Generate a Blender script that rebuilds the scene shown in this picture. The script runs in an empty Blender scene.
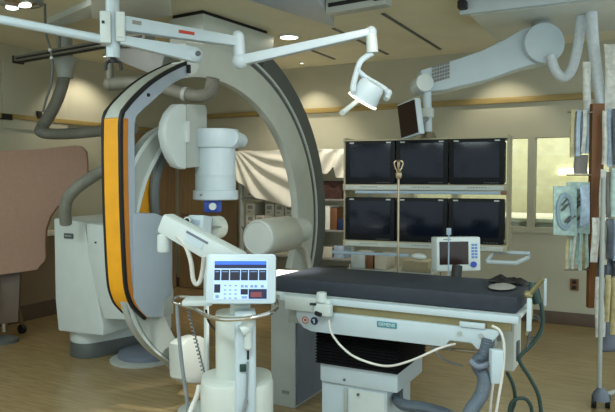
import bpy, bmesh, math, random
from mathutils import Vector, Matrix
random.seed(7)
C = bpy.context.scene.collection
PI = math.pi
# ------------------------------------------------------------------ camera model
FPX, CX, CY = 645.0, 307.5, 206.0
YAW, PIT, EYE = math.radians(27.75), math.radians(2.49), 1.5
Rv = Vector((math.cos(YAW), math.sin(YAW), 0))
Fv = Vector((-math.sin(YAW)*math.cos(PIT), math.cos(YAW)*math.cos(PIT), -math.sin(PIT)))
Uv = Vector((-math.sin(YAW)*math.sin(PIT), math.cos(YAW)*math.sin(PIT), math.cos(PIT)))
EP = Vector((0, 0, EYE))
def ray(x, y): return Fv + Rv*((x-CX)/FPX) + Uv*((CY-y)/FPX)
def aX(x, y, X): r = ray(x, y); return EP + r*(X/r.x)
def aY(x, y, Y): r = ray(x, y); return EP + r*(Y/r.y)
def aZ(x, y, Z): r = ray(x, y); return EP + r*((Z-EYE)/r.z)
def ad(x, y, d): return EP + ray(x, y)*d
def V(*a): return Vector(a)

cam = bpy.data.cameras.new('camera'); cam.sensor_fit = 'HORIZONTAL'; cam.sensor_width = 36
cam.lens = FPX/615*36; cam.clip_start = .05; cam.clip_end = 100
co = bpy.data.objects.new('camera', cam); C.objects.link(co)
co.location = EP; co.rotation_euler = (PI/2-PIT, 0, YAW)
bpy.context.scene.camera = co

# ------------------------------------------------------------------ materials
def lin(c):
    c = c/255
    return c/12.92 if c <= .04045 else ((c+.055)/1.055)**2.4
def rgb(h): return tuple(lin(int(h[i:i+2], 16)) for i in (0, 2, 4)) + (1,)
def mat(name, col, rough=.5, metal=0, var=.06, scale=9, bump=0, spec=.5, coat=0, emit=0, trans=0, stretch=None, col2=None):
    m = bpy.data.materials.new(name); m.use_nodes = True
    n = m.node_tree.nodes; l = m.node_tree.links; b = n['Principled BSDF']
    c = rgb(col)
    tc = n.new('ShaderNodeTexCoord'); no = n.new('ShaderNodeTexNoise')
    no.inputs['Scale'].default_value = scale; no.inputs['Detail'].default_value = 5
    if stretch:
        mp = n.new('ShaderNodeMapping'); mp.inputs['Scale'].default_value = stretch
        l.new(tc.outputs['Object'], mp.inputs['Vector']); l.new(mp.outputs['Vector'], no.inputs['Vector'])
    else: l.new(tc.outputs['Object'], no.inputs['Vector'])
    cr = n.new('ShaderNodeValToRGB')
    d = rgb(col2) if col2 else tuple(max(0, v*(1-var*2)) for v in c[:3])+(1,)
    e = c if col2 else tuple(min(1, v*(1+var)) for v in c[:3])+(1,)
    cr.color_ramp.elements[0].position = .3; cr.color_ramp.elements[0].color = d
    cr.color_ramp.elements[1].position = .7; cr.color_ramp.elements[1].color = e
    l.new(no.outputs['Fac'], cr.inputs['Fac']); l.new(cr.outputs['Color'], b.inputs['Base Color'])
    b.inputs['Roughness'].default_value = rough; b.inputs['Metallic'].default_value = metal
    b.inputs['Specular IOR Level'].default_value = spec
    b.inputs['Coat Weight'].default_value = coat
    if trans: b.inputs['Transmission Weight'].default_value = trans
    if emit:
        b.inputs['Emission Strength'].default_value = emit; b.inputs['Emission Color'].default_value = c
    if bump:
        bp = n.new('ShaderNodeBump'); bp.inputs['Strength'].default_value = bump; bp.inputs['Distance'].default_value = .01
        l.new(no.outputs['Fac'], bp.inputs['Height']); l.new(bp.outputs['Normal'], b.inputs['Normal'])
    return m
M = {}
M['wall'] = mat('wall_paint', 'b8b6a0', .75, var=.03, scale=3)
M['wall_lower'] = mat('wall_lower_paint', '8c7a62', .7, var=.05, scale=3)
M['ceil'] = mat('ceiling_paint', 'e4dec2', .85, var=.03, scale=2.5)
M['floor'] = mat('floor_vinyl', '9f8a62', .26, var=.1, scale=5, stretch=(1, 14, 1), col2='86724e', spec=.5)
M['wood_trim'] = mat('wood_trim', 'a08a52', .5, var=.1, scale=6, stretch=(1, 8, 8))
M['base'] = mat('cove_base', '5e4e40', .5)
M['door'] = mat('brown_laminate', '86704e', .5, var=.1, scale=3, stretch=(9, 9, 1))
M['white'] = mat('equipment_white', 'c9d2cf', .38, var=.02)
M['white2'] = mat('equipment_cool_white', 'bdcbd1', .38, var=.02)
M['lilac'] = mat('equipment_lilac_grey', 'a9b4c0', .42, var=.02)
M['cream'] = mat('equipment_cream', 'c9cec6', .42, var=.02)
M['grey'] = mat('equipment_grey', 'a6aca6', .45, var=.03)
M['arch'] = mat('arch_grey_paint', 'c0c7be', .42, var=.02)
M['midgrey'] = mat('mid_grey_plastic', '7c807c', .5, var=.04)
M['dgrey'] = mat('dark_grey_plastic', '565b59', .5, var=.04)
M['bluegrey'] = mat('blue_grey_panel', '6a7380', .45, var=.04)
M['black'] = mat('black_rubber', '111113', .55, var=.1)
M['bellow'] = mat('bellows_rubber', '08080b', .7, var=.1, spec=.15)
M['yellow'] = mat('yellow_bumper', 'e6a01c', .45, var=.04)
M['orange'] = mat('orange_bumper_edge', 'c47a22', .45, var=.04)
M['navy'] = mat('navy_vinyl', '30353d', .6, var=.06, scale=30, bump=.05, spec=.3)
M['pink'] = mat('pink_vinyl', '9f7f6c', .8, var=.03, scale=30, bump=.06)
M['duct'] = mat('duct_grey', '77776c', .6, var=.06)
M['darkhose'] = mat('dark_hose', '55606b', .55)
M['chrome'] = mat('chrome', 'd8d8d4', .2, metal=1, var=.02)
M['steel'] = mat('brushed_steel', 'a9a393', .35, metal=1, var=.05)
M['rail'] = mat('olive_rail', '8c835e', .4, metal=.4)
M['brass'] = mat('warm_steel', 'b8a68a', .3, metal=.9)
M['screen'] = mat('dark_crt_glass', '0c1322', .16, var=.1, spec=.28)
M['bezel'] = mat('black_bezel', '0f1216', .5, var=.05, spec=.2)
M['beige'] = mat('beige_shell', 'a79f82', .5, var=.03)
M['strip'] = mat('pale_control_strip', 'b4bab2', .45, var=.04)
M['bluebar'] = mat('pale_blue_bar', '93a7b6', .4, var=.03)
M['hose'] = mat('white_hose', 'd2dbe0', .5, var=.05, scale=40)
M['cable'] = mat('cream_cable', 'cfcdc4', .5)
M['gcable'] = mat('dark_green_cable', '1f3a34', .5)
M['grcable'] = mat('grey_cable', '84898c', .5)
M['cloth'] = mat('white_sheet', 'ece7d8', .9, var=.03, bump=.05)
M['carton'] = mat('white_carton', 'ccc6b4', .8, var=.05)
M['carton2'] = mat('grey_label', '8d8a84', .8, var=.05)
M['red'] = mat('red_print', 'b8402c', .6)
M['blue'] = mat('blue_plastic', '2b4aa8', .4)
M['dblue'] = mat('deep_blue', '1c2750', .5)
M['teal'] = mat('teal_badge', '3f8896', .5)
M['tealbag'] = mat('teal_pouch', 'b4cec6', .25, var=.15, scale=25)
M['paleblue'] = mat('pale_blue_pouch', 'a9bcd0', .3, var=.15, scale=25)
M['whitebag'] = mat('white_pouch', 'd3d3ca', .3, var=.15, scale=25)
M['yelbag'] = mat('yellowish_pouch', 'c0b384', .3, var=.15, scale=25)
M['darkbag'] = mat('dark_pouch', '4a525a', .35, var=.15, scale=25)
M['keyblue'] = mat('key_blue', '5f86c4', .4)
M['maroon'] = mat('brown_wood', '7d5029', .45, var=.12, scale=6, stretch=(8, 8, 1))
M['cwhite'] = mat('white_laminate', 'f2eee0', .5)
M['cwall'] = mat('control_room_wall', 'dcdabc', .7)
M['brownbox'] = mat('brown_basket', '4a2c22', .7, var=.2, scale=30, bump=.3)
M['brownscreen'] = mat('dark_brown_screen', '2c1d17', .2)
M['green'] = mat('green_button', '173f37', .4)
M['lamp'] = mat('lamp_lens', 'fff6dc', .4, emit=9)
M['lampcool'] = mat('lamp_lens_cool', 'e8fff8', .4, emit=5)
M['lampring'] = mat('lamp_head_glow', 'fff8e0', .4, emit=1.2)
M['fluo'] = mat('fluorescent_lens', 'fff6d0', .4, emit=3)
M['ui_white'] = mat('ui_white', 'aac6ee', .3, emit=.5)
M['ui_blue'] = mat('ui_blue', '2f62e0', .3, emit=.55)
M['ui_navy'] = mat('ui_navy', '121a3e', .3, emit=.3)
M['ui_dark'] = mat('ui_dark', '14172a', .3, emit=.15)
M['ui_red'] = mat('ui_red', '7c3a40', .3, emit=.3)
M['ui_grey'] = mat('ui_grey', '6f86b4', .3, emit=.5)
def glass_mat():
    m = bpy.data.materials.new('window_glass'); m.use_nodes = True
    n = m.node_tree.nodes; l = m.node_tree.links; n.clear()
    o = n.new('ShaderNodeOutputMaterial'); mix = n.new('ShaderNodeMixShader'); t = n.new('ShaderNodeBsdfTransparent')
    g = n.new('ShaderNodeBsdfGlossy'); f = n.new('ShaderNodeFresnel')
    g.inputs['Roughness'].default_value = .02; f.inputs['IOR'].default_value = 1.45
    t.inputs['Color'].default_value = (.93, .97, .94, 1)
    l.new(f.outputs[0], mix.inputs[0]); l.new(t.outputs[0], mix.inputs[1]); l.new(g.outputs[0], mix.inputs[2])
    l.new(mix.outputs[0], o.inputs[0]); return m
M['glass'] = glass_mat()

# ------------------------------------------------------------------ mesh helpers
def BM(): return bmesh.new()
def quad_faces(bm, vs, fs, mi=0):
    bv = [bm.verts.new(v) for v in vs]
    for f in fs:
        try: fc = bm.faces.new([bv[i] for i in f]); fc.material_index = mi
        except ValueError: pass
    return bv
def box(bm, c, s, rz=0, mi=0, mtx=None):
    hx, hy, hz = s[0]/2, s[1]/2, s[2]/2
    vs = [V(x, y, z) for x in (-hx, hx) for y in (-hy, hy) for z in (-hz, hz)]
    if mtx is not None: vs = [mtx @ (V(*c)+v) for v in vs]
    else:
        R = Matrix.Rotation(rz, 3, 'Z'); vs = [R @ v + V(*c) for v in vs]
    quad_faces(bm, vs, [(0, 1, 3, 2), (4, 6, 7, 5), (0, 4, 5, 1), (2, 3, 7, 6), (0, 2, 6, 4), (1, 5, 7, 3)], mi)
def bb(bm, x0, x1, y0, y1, z0, z1, mi=0):
    box(bm, ((x0+x1)/2, (y0+y1)/2, (z0+z1)/2), (abs(x1-x0), abs(y1-y0), abs(z1-z0)), mi=mi)
def frame(d):
    d = d.normalized(); a = V(0, 0, 1) if abs(d.z) < .9 else V(1, 0, 0)
    u = d.cross(a).normalized(); return u, d.cross(u).normalized()
def cyl(bm, p0, p1, r0, r1=None, seg=28, mi=0):
    p0, p1 = V(*p0), V(*p1); r1 = r0 if r1 is None else r1
    u, w = frame(p1-p0); A = []; B = []
    for i in range(seg):
        a = 2*PI*i/seg; o = u*math.cos(a)+w*math.sin(a)
        A.append(bm.verts.new(p0+o*r0)); B.append(bm.verts.new(p1+o*r1))
    for i in range(seg):
        j = (i+1) % seg; bm.faces.new((A[i], A[j], B[j], B[i])).material_index = mi
    bm.faces.new(A[::-1]).material_index = mi; bm.faces.new(B).material_index = mi
def lathe(bm, prof, org, axis=V(0, 0, 1), seg=36, mi=0, sx=1, sy=1):
    # prof = [(radius, height)]
    axis = V(*axis).normalized(); u, w = frame(axis); org = V(*org); rings = []
    for r, h in prof:
        rings.append([bm.verts.new(org+axis*h+(u*math.cos(2*PI*i/seg)*sx+w*math.sin(2*PI*i/seg)*sy)*max(r, 1e-4)) for i in range(seg)])
    for a, b in zip(rings, rings[1:]):
        for i in range(seg):
            j = (i+1) % seg; bm.faces.new((a[i], a[j], b[j], b[i])).material_index = mi
    bm.faces.new(rings[0][::-1]).material_index = mi; bm.faces.new(rings[-1]).material_index = mi
def smooth_path(pts, n=8):
    pts = [V(*p) for p in pts]; out = []
    for i in range(len(pts)-1):
        p0 = pts[max(i-1, 0)]; p1 = pts[i]; p2 = pts[i+1]; p3 = pts[min(i+2, len(pts)-1)]
        for k in range(n):
            t = k/n
            out.append(.5*((2*p1)+(p2-p0)*t+(2*p0-5*p1+4*p2-p3)*t*t+(3*p1-p0-3*p2+p3)*t**3))
    out.append(pts[-1]); return out
def tube(bm, pts, r, n=8, seg=10, mi=0, corr=0, every=2):
    P = smooth_path(pts, n) if n > 1 else [V(*p) for p in pts]
    u = frame(P[1]-P[0])[0]; rings = []
    for i, p in enumerate(P):
        d = (P[min(i+1, len(P)-1)]-P[max(i-1, 0)]).normalized()
        u = (u-d*u.dot(d)).normalized(); w = d.cross(u)
        rr = r*(1+corr*(1 if (i//every) % 2 else -1)) if corr else r
        rings.append([bm.verts.new(p+(u*math.cos(2*PI*k/seg)+w*math.sin(2*PI*k/seg))*rr) for k in range(seg)])
    for a, b in zip(rings, rings[1:]):
        for i in range(seg):
            j = (i+1) % seg; bm.faces.new((a[i], a[j], b[j], b[i])).material_index = mi
    bm.faces.new(rings[0][::-1]).material_index = mi; bm.faces.new(rings[-1]).material_index = mi
def prism(bm, pts, vec, mi=0):
    vec = V(*vec); A = [bm.verts.new(V(*p)) for p in pts]; B = [bm.verts.new(V(*p)+vec) for p in pts]
    n = len(pts)
    bm.faces.new(A).material_index = mi; bm.faces.new(B[::-1]).material_index = mi
    for i in range(n):
        j = (i+1) % n; bm.faces.new((A[j], A[i], B[i], B[j])).material_index = mi
def band(bm, outer, inner, vec, mi=0):
    vec = V(*vec); n = len(outer)
    a = [bm.verts.new(V(*p)) for p in outer]; b = [bm.verts.new(V(*p)) for p in inner]
    c = [bm.verts.new(V(*p)+vec) for p in outer]; d = [bm.verts.new(V(*p)+vec) for p in inner]
    for i in range(n-1):
        for f in ((a[i], a[i+1], b[i+1], b[i]), (c[i], d[i], d[i+1], c[i+1]), (a[i], c[i], c[i+1], a[i+1]), (b[i], b[i+1], d[i+1], d[i])):
            bm.faces.new(f).material_index = mi
    for i in (0, n-1): bm.faces.new((a[i], b[i], d[i], c[i])).material_index = mi
def resample(pts, n):
    P = smooth_path(pts, 10); L = [0]
    for a, b in zip(P, P[1:]): L.append(L[-1]+(b-a).length)
    out = []; j = 0
    for i in range(n):
        t = L[-1]*i/(n-1)
        while j < len(L)-2 and L[j+1] < t: j += 1
        s = (t-L[j])/max(L[j+1]-L[j], 1e-9); out.append(P[j].lerp(P[j+1], min(max(s, 0), 1)))
    return out
def sphere(bm, c, r, sc=(1, 1, 1), mi=0, seg=20):
    res = bmesh.ops.create_uvsphere(bm, u_segments=seg, v_segments=seg//2, radius=r, matrix=Matrix.Translation(V(*c)) @ Matrix.Diagonal((*sc, 1)))
    for v in res['verts']:
        for f in v.link_faces: f.material_index = mi

def _mesh(name, bm, mats, bevel, ang=35):
    bmesh.ops.recalc_face_normals(bm, faces=bm.faces[:])
    if bevel:
        ed = [e for e in bm.edges if len(e.link_faces) == 2 and e.calc_face_angle(0) > math.radians(40)]
        try: bmesh.ops.bevel(bm, geom=ed, offset=bevel, segments=2, profile=.6, affect='EDGES', clamp_overlap=True)
        except Exception: pass
    me = bpy.data.meshes.new(name); bm.to_mesh(me); bm.free()
    for m in (mats if isinstance(mats, (list, tuple)) else [mats]): me.materials.append(M[m] if isinstance(m, str) else m)
    for p in me.polygons: p.use_smooth = True
    me.set_sharp_from_angle(angle=math.radians(ang))
    return me
def tag(o, label, cat, group=None):
    o['label'] = label; o['category'] = cat
    if group: o['group'] = group
    return o
def thing(name, label, cat, loc=(0, 0, 0), group=None, rz=0):
    o = bpy.data.objects.new(name, None); C.objects.link(o); o.location = loc; o.rotation_euler = (0, 0, rz)
    o.empty_display_size = .1
    return tag(o, label, cat, group)
def top_of(o):
    v = V(0, 0, 0); rz = 0
    while o is not None: v = v + o.location; rz += o.rotation_euler.z; o = o.parent
    return v, rz
def part(name, bm, mats, parent, bevel=0, label=None, local=False, ang=35):
    if not local:
        v, rz = top_of(parent); bmesh.ops.transform(bm, matrix=Matrix.Rotation(-rz, 4, 'Z') @ Matrix.Translation(-v), verts=bm.verts[:])
    o = bpy.data.objects.new(name, _mesh(name, bm, mats, bevel, ang)); C.objects.link(o); o.parent = parent
    if label: o['label'] = label
    return o
def solo(name, bm, mats, label, cat, group=None, bevel=0, ang=35, kind=None):
    xs = [v.co for v in bm.verts]
    c = V(sum(v.x for v in xs)/len(xs), sum(v.y for v in xs)/len(xs), min(v.z for v in xs))
    bmesh.ops.transform(bm, matrix=Matrix.Translation(-c), verts=bm.verts[:])
    o = bpy.data.objects.new(name, _mesh(name, bm, mats, bevel, ang)); C.objects.link(o); o.location = c
    if kind: o['kind'] = kind
    if label: tag(o, label, cat, group)
    return o
def struct(name, bm, mats, bevel=0): return solo(name, bm, mats, None, None, bevel=bevel, kind='structure')
def dup(root, loc, label, rz=None):
    r = root.copy(); C.objects.link(r); r.location = loc; r['label'] = label
    if rz is not None: r.rotation_euler = (0, 0, rz)
    for ch in list(root.children):
        c = ch.copy(); C.objects.link(c); c.parent = r
        for g in ch.children:
            d = g.copy(); C.objects.link(d); d.parent = c
    return r
def lettering(text, size, mtx, mat_name, parent, name='lettering', label=None):
    cu = bpy.data.curves.new('t', 'FONT'); cu.body = text; cu.size = size; cu.align_x = 'CENTER'; cu.align_y = 'CENTER'; cu.extrude = .0008
    to = bpy.data.objects.new('t', cu); C.objects.link(to); bpy.context.view_layer.update()
    me = bpy.data.meshes.new_from_object(to.evaluated_get(bpy.context.evaluated_depsgraph_get()))
    bpy.data.objects.remove(to); me.name = name; me.transform(mtx); me.materials.clear(); me.materials.append(M[mat_name])
    v, rz = top_of(parent); me.transform(Matrix.Translation(-v))
    o = bpy.data.objects.new(name, me); C.objects.link(o); o.parent = parent
    if label: o['label'] = label
    return o
def face_mtx(org, nrm, up=(0, 0, 1)):
    n = V(*nrm).normalized(); up = V(*up); x = up.cross(n).normalized(); y = n.cross(x)
    m = Matrix((x, y, n)).transposed().to_4x4(); m.translation = V(*org); return m

# ------------------------------------------------------------------ room
XL, XR, YB, YN, ZC = -5.75, 1.9, 7.02, -1.6, 2.85
b = BM(); bb(b, XL-.1, XR+.1, YN-.1, 9.8, -.08, 0); struct('floor', b, 'floor')
b = BM(); bb(b, XL-.1, XR+.1, YN-.1, YB+.1, ZC, ZC+.1); struct('ceiling', b, 'ceil')
WX0, WX1, WZ0, WZ1 = aY(412, 190, YB).x, aY(612, 190, YB).x, .99, 1.945
b = BM()
bb(b, XL-.1, WX0, YB, YB+.12, 0, ZC); bb(b, WX1, XR+.1, YB, YB+.12, 0, ZC)
bb(b, WX0, WX1, YB, YB+.12, 0, WZ0); bb(b, WX0, WX1, YB, YB+.12, WZ1, ZC)
struct('wall_back', b, 'wall')
b = BM(); bb(b, XL-.1, XL, YN, YB, .9, ZC); struct('wall_left', b, 'wall')
b = BM(); bb(b, XL-.1, XL, YN, YB, 0, .9); struct('wall_left_lower', b, 'wall_lower')
b = BM(); bb(b, XL, XL+.03, YN, YB, .87, .93); struct('trim_1', b, 'cwhite', .005)
b = BM(); bb(b, XL, XL+.03, YN, YB, 2.1, 2.15); struct('trim_2', b, 'wood_trim', .005)
b = BM(); bb(b, XL, XR, YB-.035, YB, 2.285, 2.345); struct('trim_3', b, 'wood_trim', .006)
b = BM(); bb(b, XL, XR, YB-.015, YB, 0, .13); struct('baseboard_back', b, 'base', .004)
b = BM(); bb(b, XL, XL+.015, YN, YB, 0, .17); struct('baseboard_left', b, 'base', .004)
# window to the control room
w = bpy.data.objects.new('window_1', None); C.objects.link(w); w.location = (WX0, YB, WZ0); w['kind'] = 'structure'
b = BM(); t = .03
bb(b, WX0, WX1, YB-.02, YB+.13, WZ0-.06, WZ0); bb(b, WX0, WX1, YB-.015, YB+.13, WZ1-t, WZ1)
bb(b, WX0, WX0+t, YB-.01, YB+.13, WZ0, WZ1); bb(b, WX1-t, WX1, YB-.01, YB+.13, WZ0, WZ1)
for px in (531.0, 455.0):
    x = aY(px, 190, YB).x; bb(b, x-.036, x+.036, YB-.015, YB+.125, WZ0, WZ1-t)
part('frame', b, 'wall', w)
b = BM(); bb(b, WX0+t, WX1-t, YB+.055, YB+.061, WZ0, WZ1-t); part('pane', b, 'glass', w)
# control room behind the glass
b = BM(); bb(b, WX0-1.2, WX1+1.5, 9.5, 9.6, 0, 2.5); struct('wall_control_back', b, 'cwall')
b = BM(); bb(b, WX0-1.3, WX0-1.2, YB+.12, 9.5, 0, 2.5); struct('wall_control_left', b, 'cwall')
b = BM(); bb(b, WX1+1.5, WX1+1.6, YB+.12, 9.5, 0, 2.5); struct('wall_control_right', b, 'cwall')
b = BM(); bb(b, WX0-1.3, WX1+1.6, YB+.12, 9.6, 2.5, 2.6); struct('ceiling_control', b, 'cwall')
b = BM(); bb(b, WX0-.6, WX1+.8, YB+.13, 8.3, 1.03, 1.07); bb(b, WX0-.6, WX1+.8, YB+.2, YB+.25, 0, 1.03)
solo('control_desk', b, 'cwhite', 'long white control desk behind the window glass', 'desk', bevel=.006)
b = BM(); p = aY(576, 172, 9.48); box(b, (p.x, 9.47, p.z), (.45, .06, .08)); solo('wall_lamp', b, 'fluo', 'lit strip lamp on the far wall of the control room', 'lamp', bevel=.01)

# brown door on the back wall, in the left corner
dx0, dx1 = aY(181, 200, YB).x, aY(238.5, 200, YB).x
d = bpy.data.objects.new('door_1', None); C.objects.link(d); d.location = (dx0, YB, 0); d['kind'] = 'structure'
b = BM(); bb(b, dx0, dx1, YB-.05, YB-.001, .01, 2.08); part('panel', b, 'door', d, .005)
b = BM(); tube(b, [(dx0+.1, YB-.05, 1.0), (dx0+.1, YB-.1, 1.0), (dx0+.22, YB-.1, 1.0)], .011, 4); part('handle', b, 'steel', d)
b = BM(); bb(b, XL+.001, XL+.05, 5.7, YB-.06, .01, 2.08); struct('door_2', b, 'door')

# left wall bits
def wall_plate(name, px, py, w_, h_, label, cat, mname):
    p = aX(px, py, XL); b = BM(); box(b, (XL+.02, p.y, p.z), (.04, w_, h_)); return solo(name, b, mname, label, cat, bevel=.006)
wall_plate('wall_socket', 5, 117, .12, .06, 'black wall box at the left picture edge above the pink shield', 'socket', 'black')
wall_plate('wall_socket', 37.5, 115, .06, .08, 'small black wall box on the framed panel above the pink shield', 'socket', 'black')
p = aX(40, 100, XL); b = BM(); bb(b, XL+.001, XL+.018, p.y-.45, p.y+.35, p.z-.33, p.z+.33)
struct('trim_4', b, 'wall', .003)

p = aY(574.5, 284.5, YB); b = BM(); t = thing('power_outlet', 'brown wall outlet low on the back wall under the hanging pouches', 'outlet', (p.x, YB, p.z-.06))
box(b, (p.x, YB-.006, p.z), (.08, .012, .12)); part('plate', b, 'maroon', t, .003)
for dz in (-.028, .028):
    b = BM(); box(b, (p.x, YB-.014, p.z+dz), (.04, .006, .035)); part('socket', b, 'black', t, .003)

# ceiling slots
for (x0, y0, x1, y1), lb in zip(((383, 13, 440, 49), (333, 28, 388, 54), (303, 46, 333, 59)),
        ('long dark linear air slot in the ceiling nearest the ceiling rail end', 'dark linear air slot in the ceiling crossing above the lamp yoke', 'short dark air slot in the ceiling left of the lamp arm tip')):
    a, c = aZ(x0, y0, ZC), aZ(x1, y1, ZC); m = (a+c)/2; b = BM()
    box(b, (m.x, m.y, ZC-.004), (.03, (c-a).length, .008)); solo('air_slot', b, 'dgrey', lb, 'air slot', 'linear air slots')

# ------------------------------------------------------------------ downlights
def downlight(px, py, r, label, em, power, spot=1.9, aim=None, col=(1, .91, .74), at=None):
    p = at if at is not None else aZ(px, py, ZC); t = thing('downlight', label, 'downlight', (p.x, p.y, ZC), 'ceiling downlights')
    b = BM(); lathe(b, [(r*1.25, 0), (r*1.25, -.012), (r, -.018), (r, -.004)], p); part('trim_ring', b, 'white', t)
    b = BM(); cyl(b, (p.x, p.y, ZC-.012), (p.x, p.y, ZC-.004), r*.98); part('lens', b, em, t)
    if power:
        l = bpy.data.lights.new('downlight_lamp', 'SPOT'); l.energy = power; l.spot_size = spot; l.spot_blend = .6; l.color = col; l.shadow_soft_size = r
        lo = bpy.data.objects.new('downlight_lamp', l); C.objects.link(lo); lo.location = (p.x, p.y, ZC-.03)
        if aim is not None: lo.rotation_euler = (V(*aim)-lo.location).to_track_quat('-Z', 'Y').to_euler()
    return p
downlight(289, 36, .085, 'lit round downlight in the ceiling right of the grey carriage', 'lamp', 110, 1.5, (-3.75, 6.5, 1.1), (1, .93, .8))
q = aZ(302, 62, ZC); downlight(302, 62, .022, 'tiny lit downlight near the back wall behind the grey arch', 'lamp', 22, 1.7, (q.x, YB-.2, 1.2))
q = aZ(498, 42, ZC); downlight(498, 42, .022, 'tiny lit downlight near the back wall above the white boom arm', 'lamp', 22, 1.7, (q.x, YB-.2, 1.2))
q = Vector((-5.3, 5.3, ZC))
downlight(None, None, .022, 'tiny lit downlight near the left wall beside the grey duct', 'lamp', 26, 1.9, (XL, 5.4, 1.1), at=q)

# ------------------------------------------------------------------ room lighting (ceiling fluorescents)
def troffer(x, y, sx, sy, power, col, label, rz=0):
    t = thing('ceiling_light', label, 'ceiling light', (x, y, ZC), 'fluorescent ceiling lights')
    b = BM(); bb(b, x-sx/2-.03, x+sx/2+.03, y-sy/2-.03, y+sy/2+.03, ZC-.03, ZC-.001); part('frame', b, 'white', t)
    b = BM(); bb(b, x-sx/2, x+sx/2, y-sy/2, y+sy/2, ZC-.036, ZC-.03); part('diffuser', b, 'lampcool', t)
    l = bpy.data.lights.new('fluorescent', 'AREA'); l.shape = 'RECTANGLE'; l.size = sx; l.size_y = sy; l.energy = power; l.color = col
    o = bpy.data.objects.new('fluorescent', l); C.objects.link(o); o.location = (x, y, ZC-.05)
COOL = (.80, .95, 1.0)
troffer(-1.2, .6, 1.2, .6, 45, COOL, 'fluorescent ceiling panel above the camera')
troffer(-3.6, 1.2, 1.2, .6, 30, COOL, 'fluorescent ceiling panel left of the camera')
troffer(.9, 2.2, .6, 1.2, 22, COOL, 'fluorescent ceiling panel right of the camera')
for nm, loc, tg, e, sz in (('ceiling_spot_left', (-4.3, 2.3, 2.8), (-3.2, 4.0, 2.2), 70, .9), ('arch_fill_right', (-.6, 2.4, 2.8), (-3.0, 4.9, 1.7), 70, .9)):  # the right one is an added fill to brighten the arch
    l = bpy.data.lights.new(nm, 'SPOT'); l.energy = e; l.spot_size = sz; l.spot_blend = .8; l.color = (1, .98, .92); l.shadow_soft_size = .08
    o = bpy.data.objects.new(nm, l); C.objects.link(o); o.location = loc; o.rotation_euler = (V(*tg)-V(*loc)).to_track_quat('-Z', 'Y').to_euler()
l = bpy.data.lights.new('control_room_light', 'AREA'); l.shape = 'RECTANGLE'; l.size = 2.5; l.size_y = 1.2; l.energy = 45; l.color = (1, .98, .86)
o = bpy.data.objects.new('control_room_light', l); C.objects.link(o); o.location = ((WX0+WX1)/2, 8.5, 2.48)
wd = bpy.data.worlds.new('world'); bpy.context.scene.world = wd; wd.use_nodes = True
wd.node_tree.nodes['Background'].inputs[0].default_value = (.80, .95, 1.0, 1); wd.node_tree.nodes['Background'].inputs[1].default_value = 1.15

# ------------------------------------------------------------------ ceiling rails and carriages
a, c = aZ(19, 62, 2.56), aZ(150, 39.5, 2.56)
t = thing('ceiling_rail', 'long dark slotted ceiling rail at upper left with black end cap', 'rail', (a.x, a.y, ZC))
dv = (c-a).normalized(); ang = math.atan2(dv.y, dv.x); m = (a+c)/2; L = (c-a).length
b = BM(); box(b, (m.x, m.y, 2.585), (L, .1, .05), ang); part('rail_body', b, 'duct', t, .004)
b = BM(); box(b, (m.x, m.y, 2.556), (L, .035, .01), ang); part('slot', b, 'black', t)
b = BM(); box(b, (m.x+.052*dv.y, m.y-.052*dv.x, 2.58), (L*.96, .006, .016), ang); part('slot', b, 'black', t)
b = BM(); box(b, (a.x-.012*dv.x, a.y-.012*dv.y, 2.58), (.03, .11, .07), ang); part('end_cap', b, 'black', t, .01)
for k in (.35, .9): q = a.lerp(c, k); b = BM(); cyl(b, (q.x, q.y, 2.6), (q.x, q.y, ZC), .012, seg=12); part('hanger', b, 'duct', t)

pts = [aZ(*p, 2.80) for p in ((47, 24), (93, 4), (93, 17), (47, 31))]
b = BM(); prism(b, pts, (0, 0, .05)); solo('ceiling_plate', b, 'white', 'pale flat plate on the ceiling at upper left', 'plate', bevel=.004)
pts = [aZ(*p, 2.74) for p in ((90, -8), (168, -14), (172, 16), (112, 24), (92, 18))]
b = BM(); prism(b, pts, (0, 0, .11)); solo('ceiling_box', b, 'cream', 'cream ceiling box above the boom post', 'box', bevel=.006)
pts = [aZ(*p, 2.77) for p in ((228, -6), (312, -6), (329, 14), (334, 27))]
b = BM(); prism(b, pts, (0, 0, .08)); solo('ceiling_plate', b, 'lilac', 'blue grey sloping ceiling plate right of the grey carriage', 'plate', bevel=.004)
t = thing('ceiling_rail', 'short slotted ceiling rail end with black socket at top centre', 'rail', (aZ(360, 8, ZC).x, aZ(360, 8, ZC).y, ZC))
a, c = aZ(329, 14, 2.74), aZ(389, 4, 2.74); m = (a+c)/2; L = (c-a).length; ang = math.atan2((c-a).y, (c-a).x)
b = BM(); box(b, (m.x, m.y, 2.79), (L, .1, .12), ang); part('rail_body', b, 'grey', t, .005)
b = BM(); box(b, (m.x+.05*math.sin(ang), m.y-.05*math.cos(ang), 2.79), (L*.9, .006, .03), ang); part('slot', b, 'black', t)
b = BM(); box(b, (c.x-.06*math.cos(ang)+.052*math.sin(ang), c.y-.06*math.sin(ang)-.052*math.cos(ang), 2.8), (.07, .01, .075), ang); part('end_socket', b, 'black', t, .004)
# big box at the upper right that carries the monitor boom
t = thing('ceiling_carriage', 'large pale ceiling carriage box at top right carrying the monitor boom', 'carriage', (-.6, 5, ZC))
a = aZ(470, 16, 2.68); 
b = BM(); bb(b, a.x, .9, a.y, a.y+1.0, 2.68, ZC); part('body', b, 'cream', t, .008)
b = BM(); bb(b, a.x-.06, .95, a.y-.06, a.y-.001, 2.685, ZC); part('front_panel', b, 'white2', t, .006, 'cool white front panel')
b = BM(); box(b, (a.x-.03, a.y-.1, 2.74), (.06, .08, .06)); part('cable_gland', b, 'black', t, .01)
CARR = a

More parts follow.
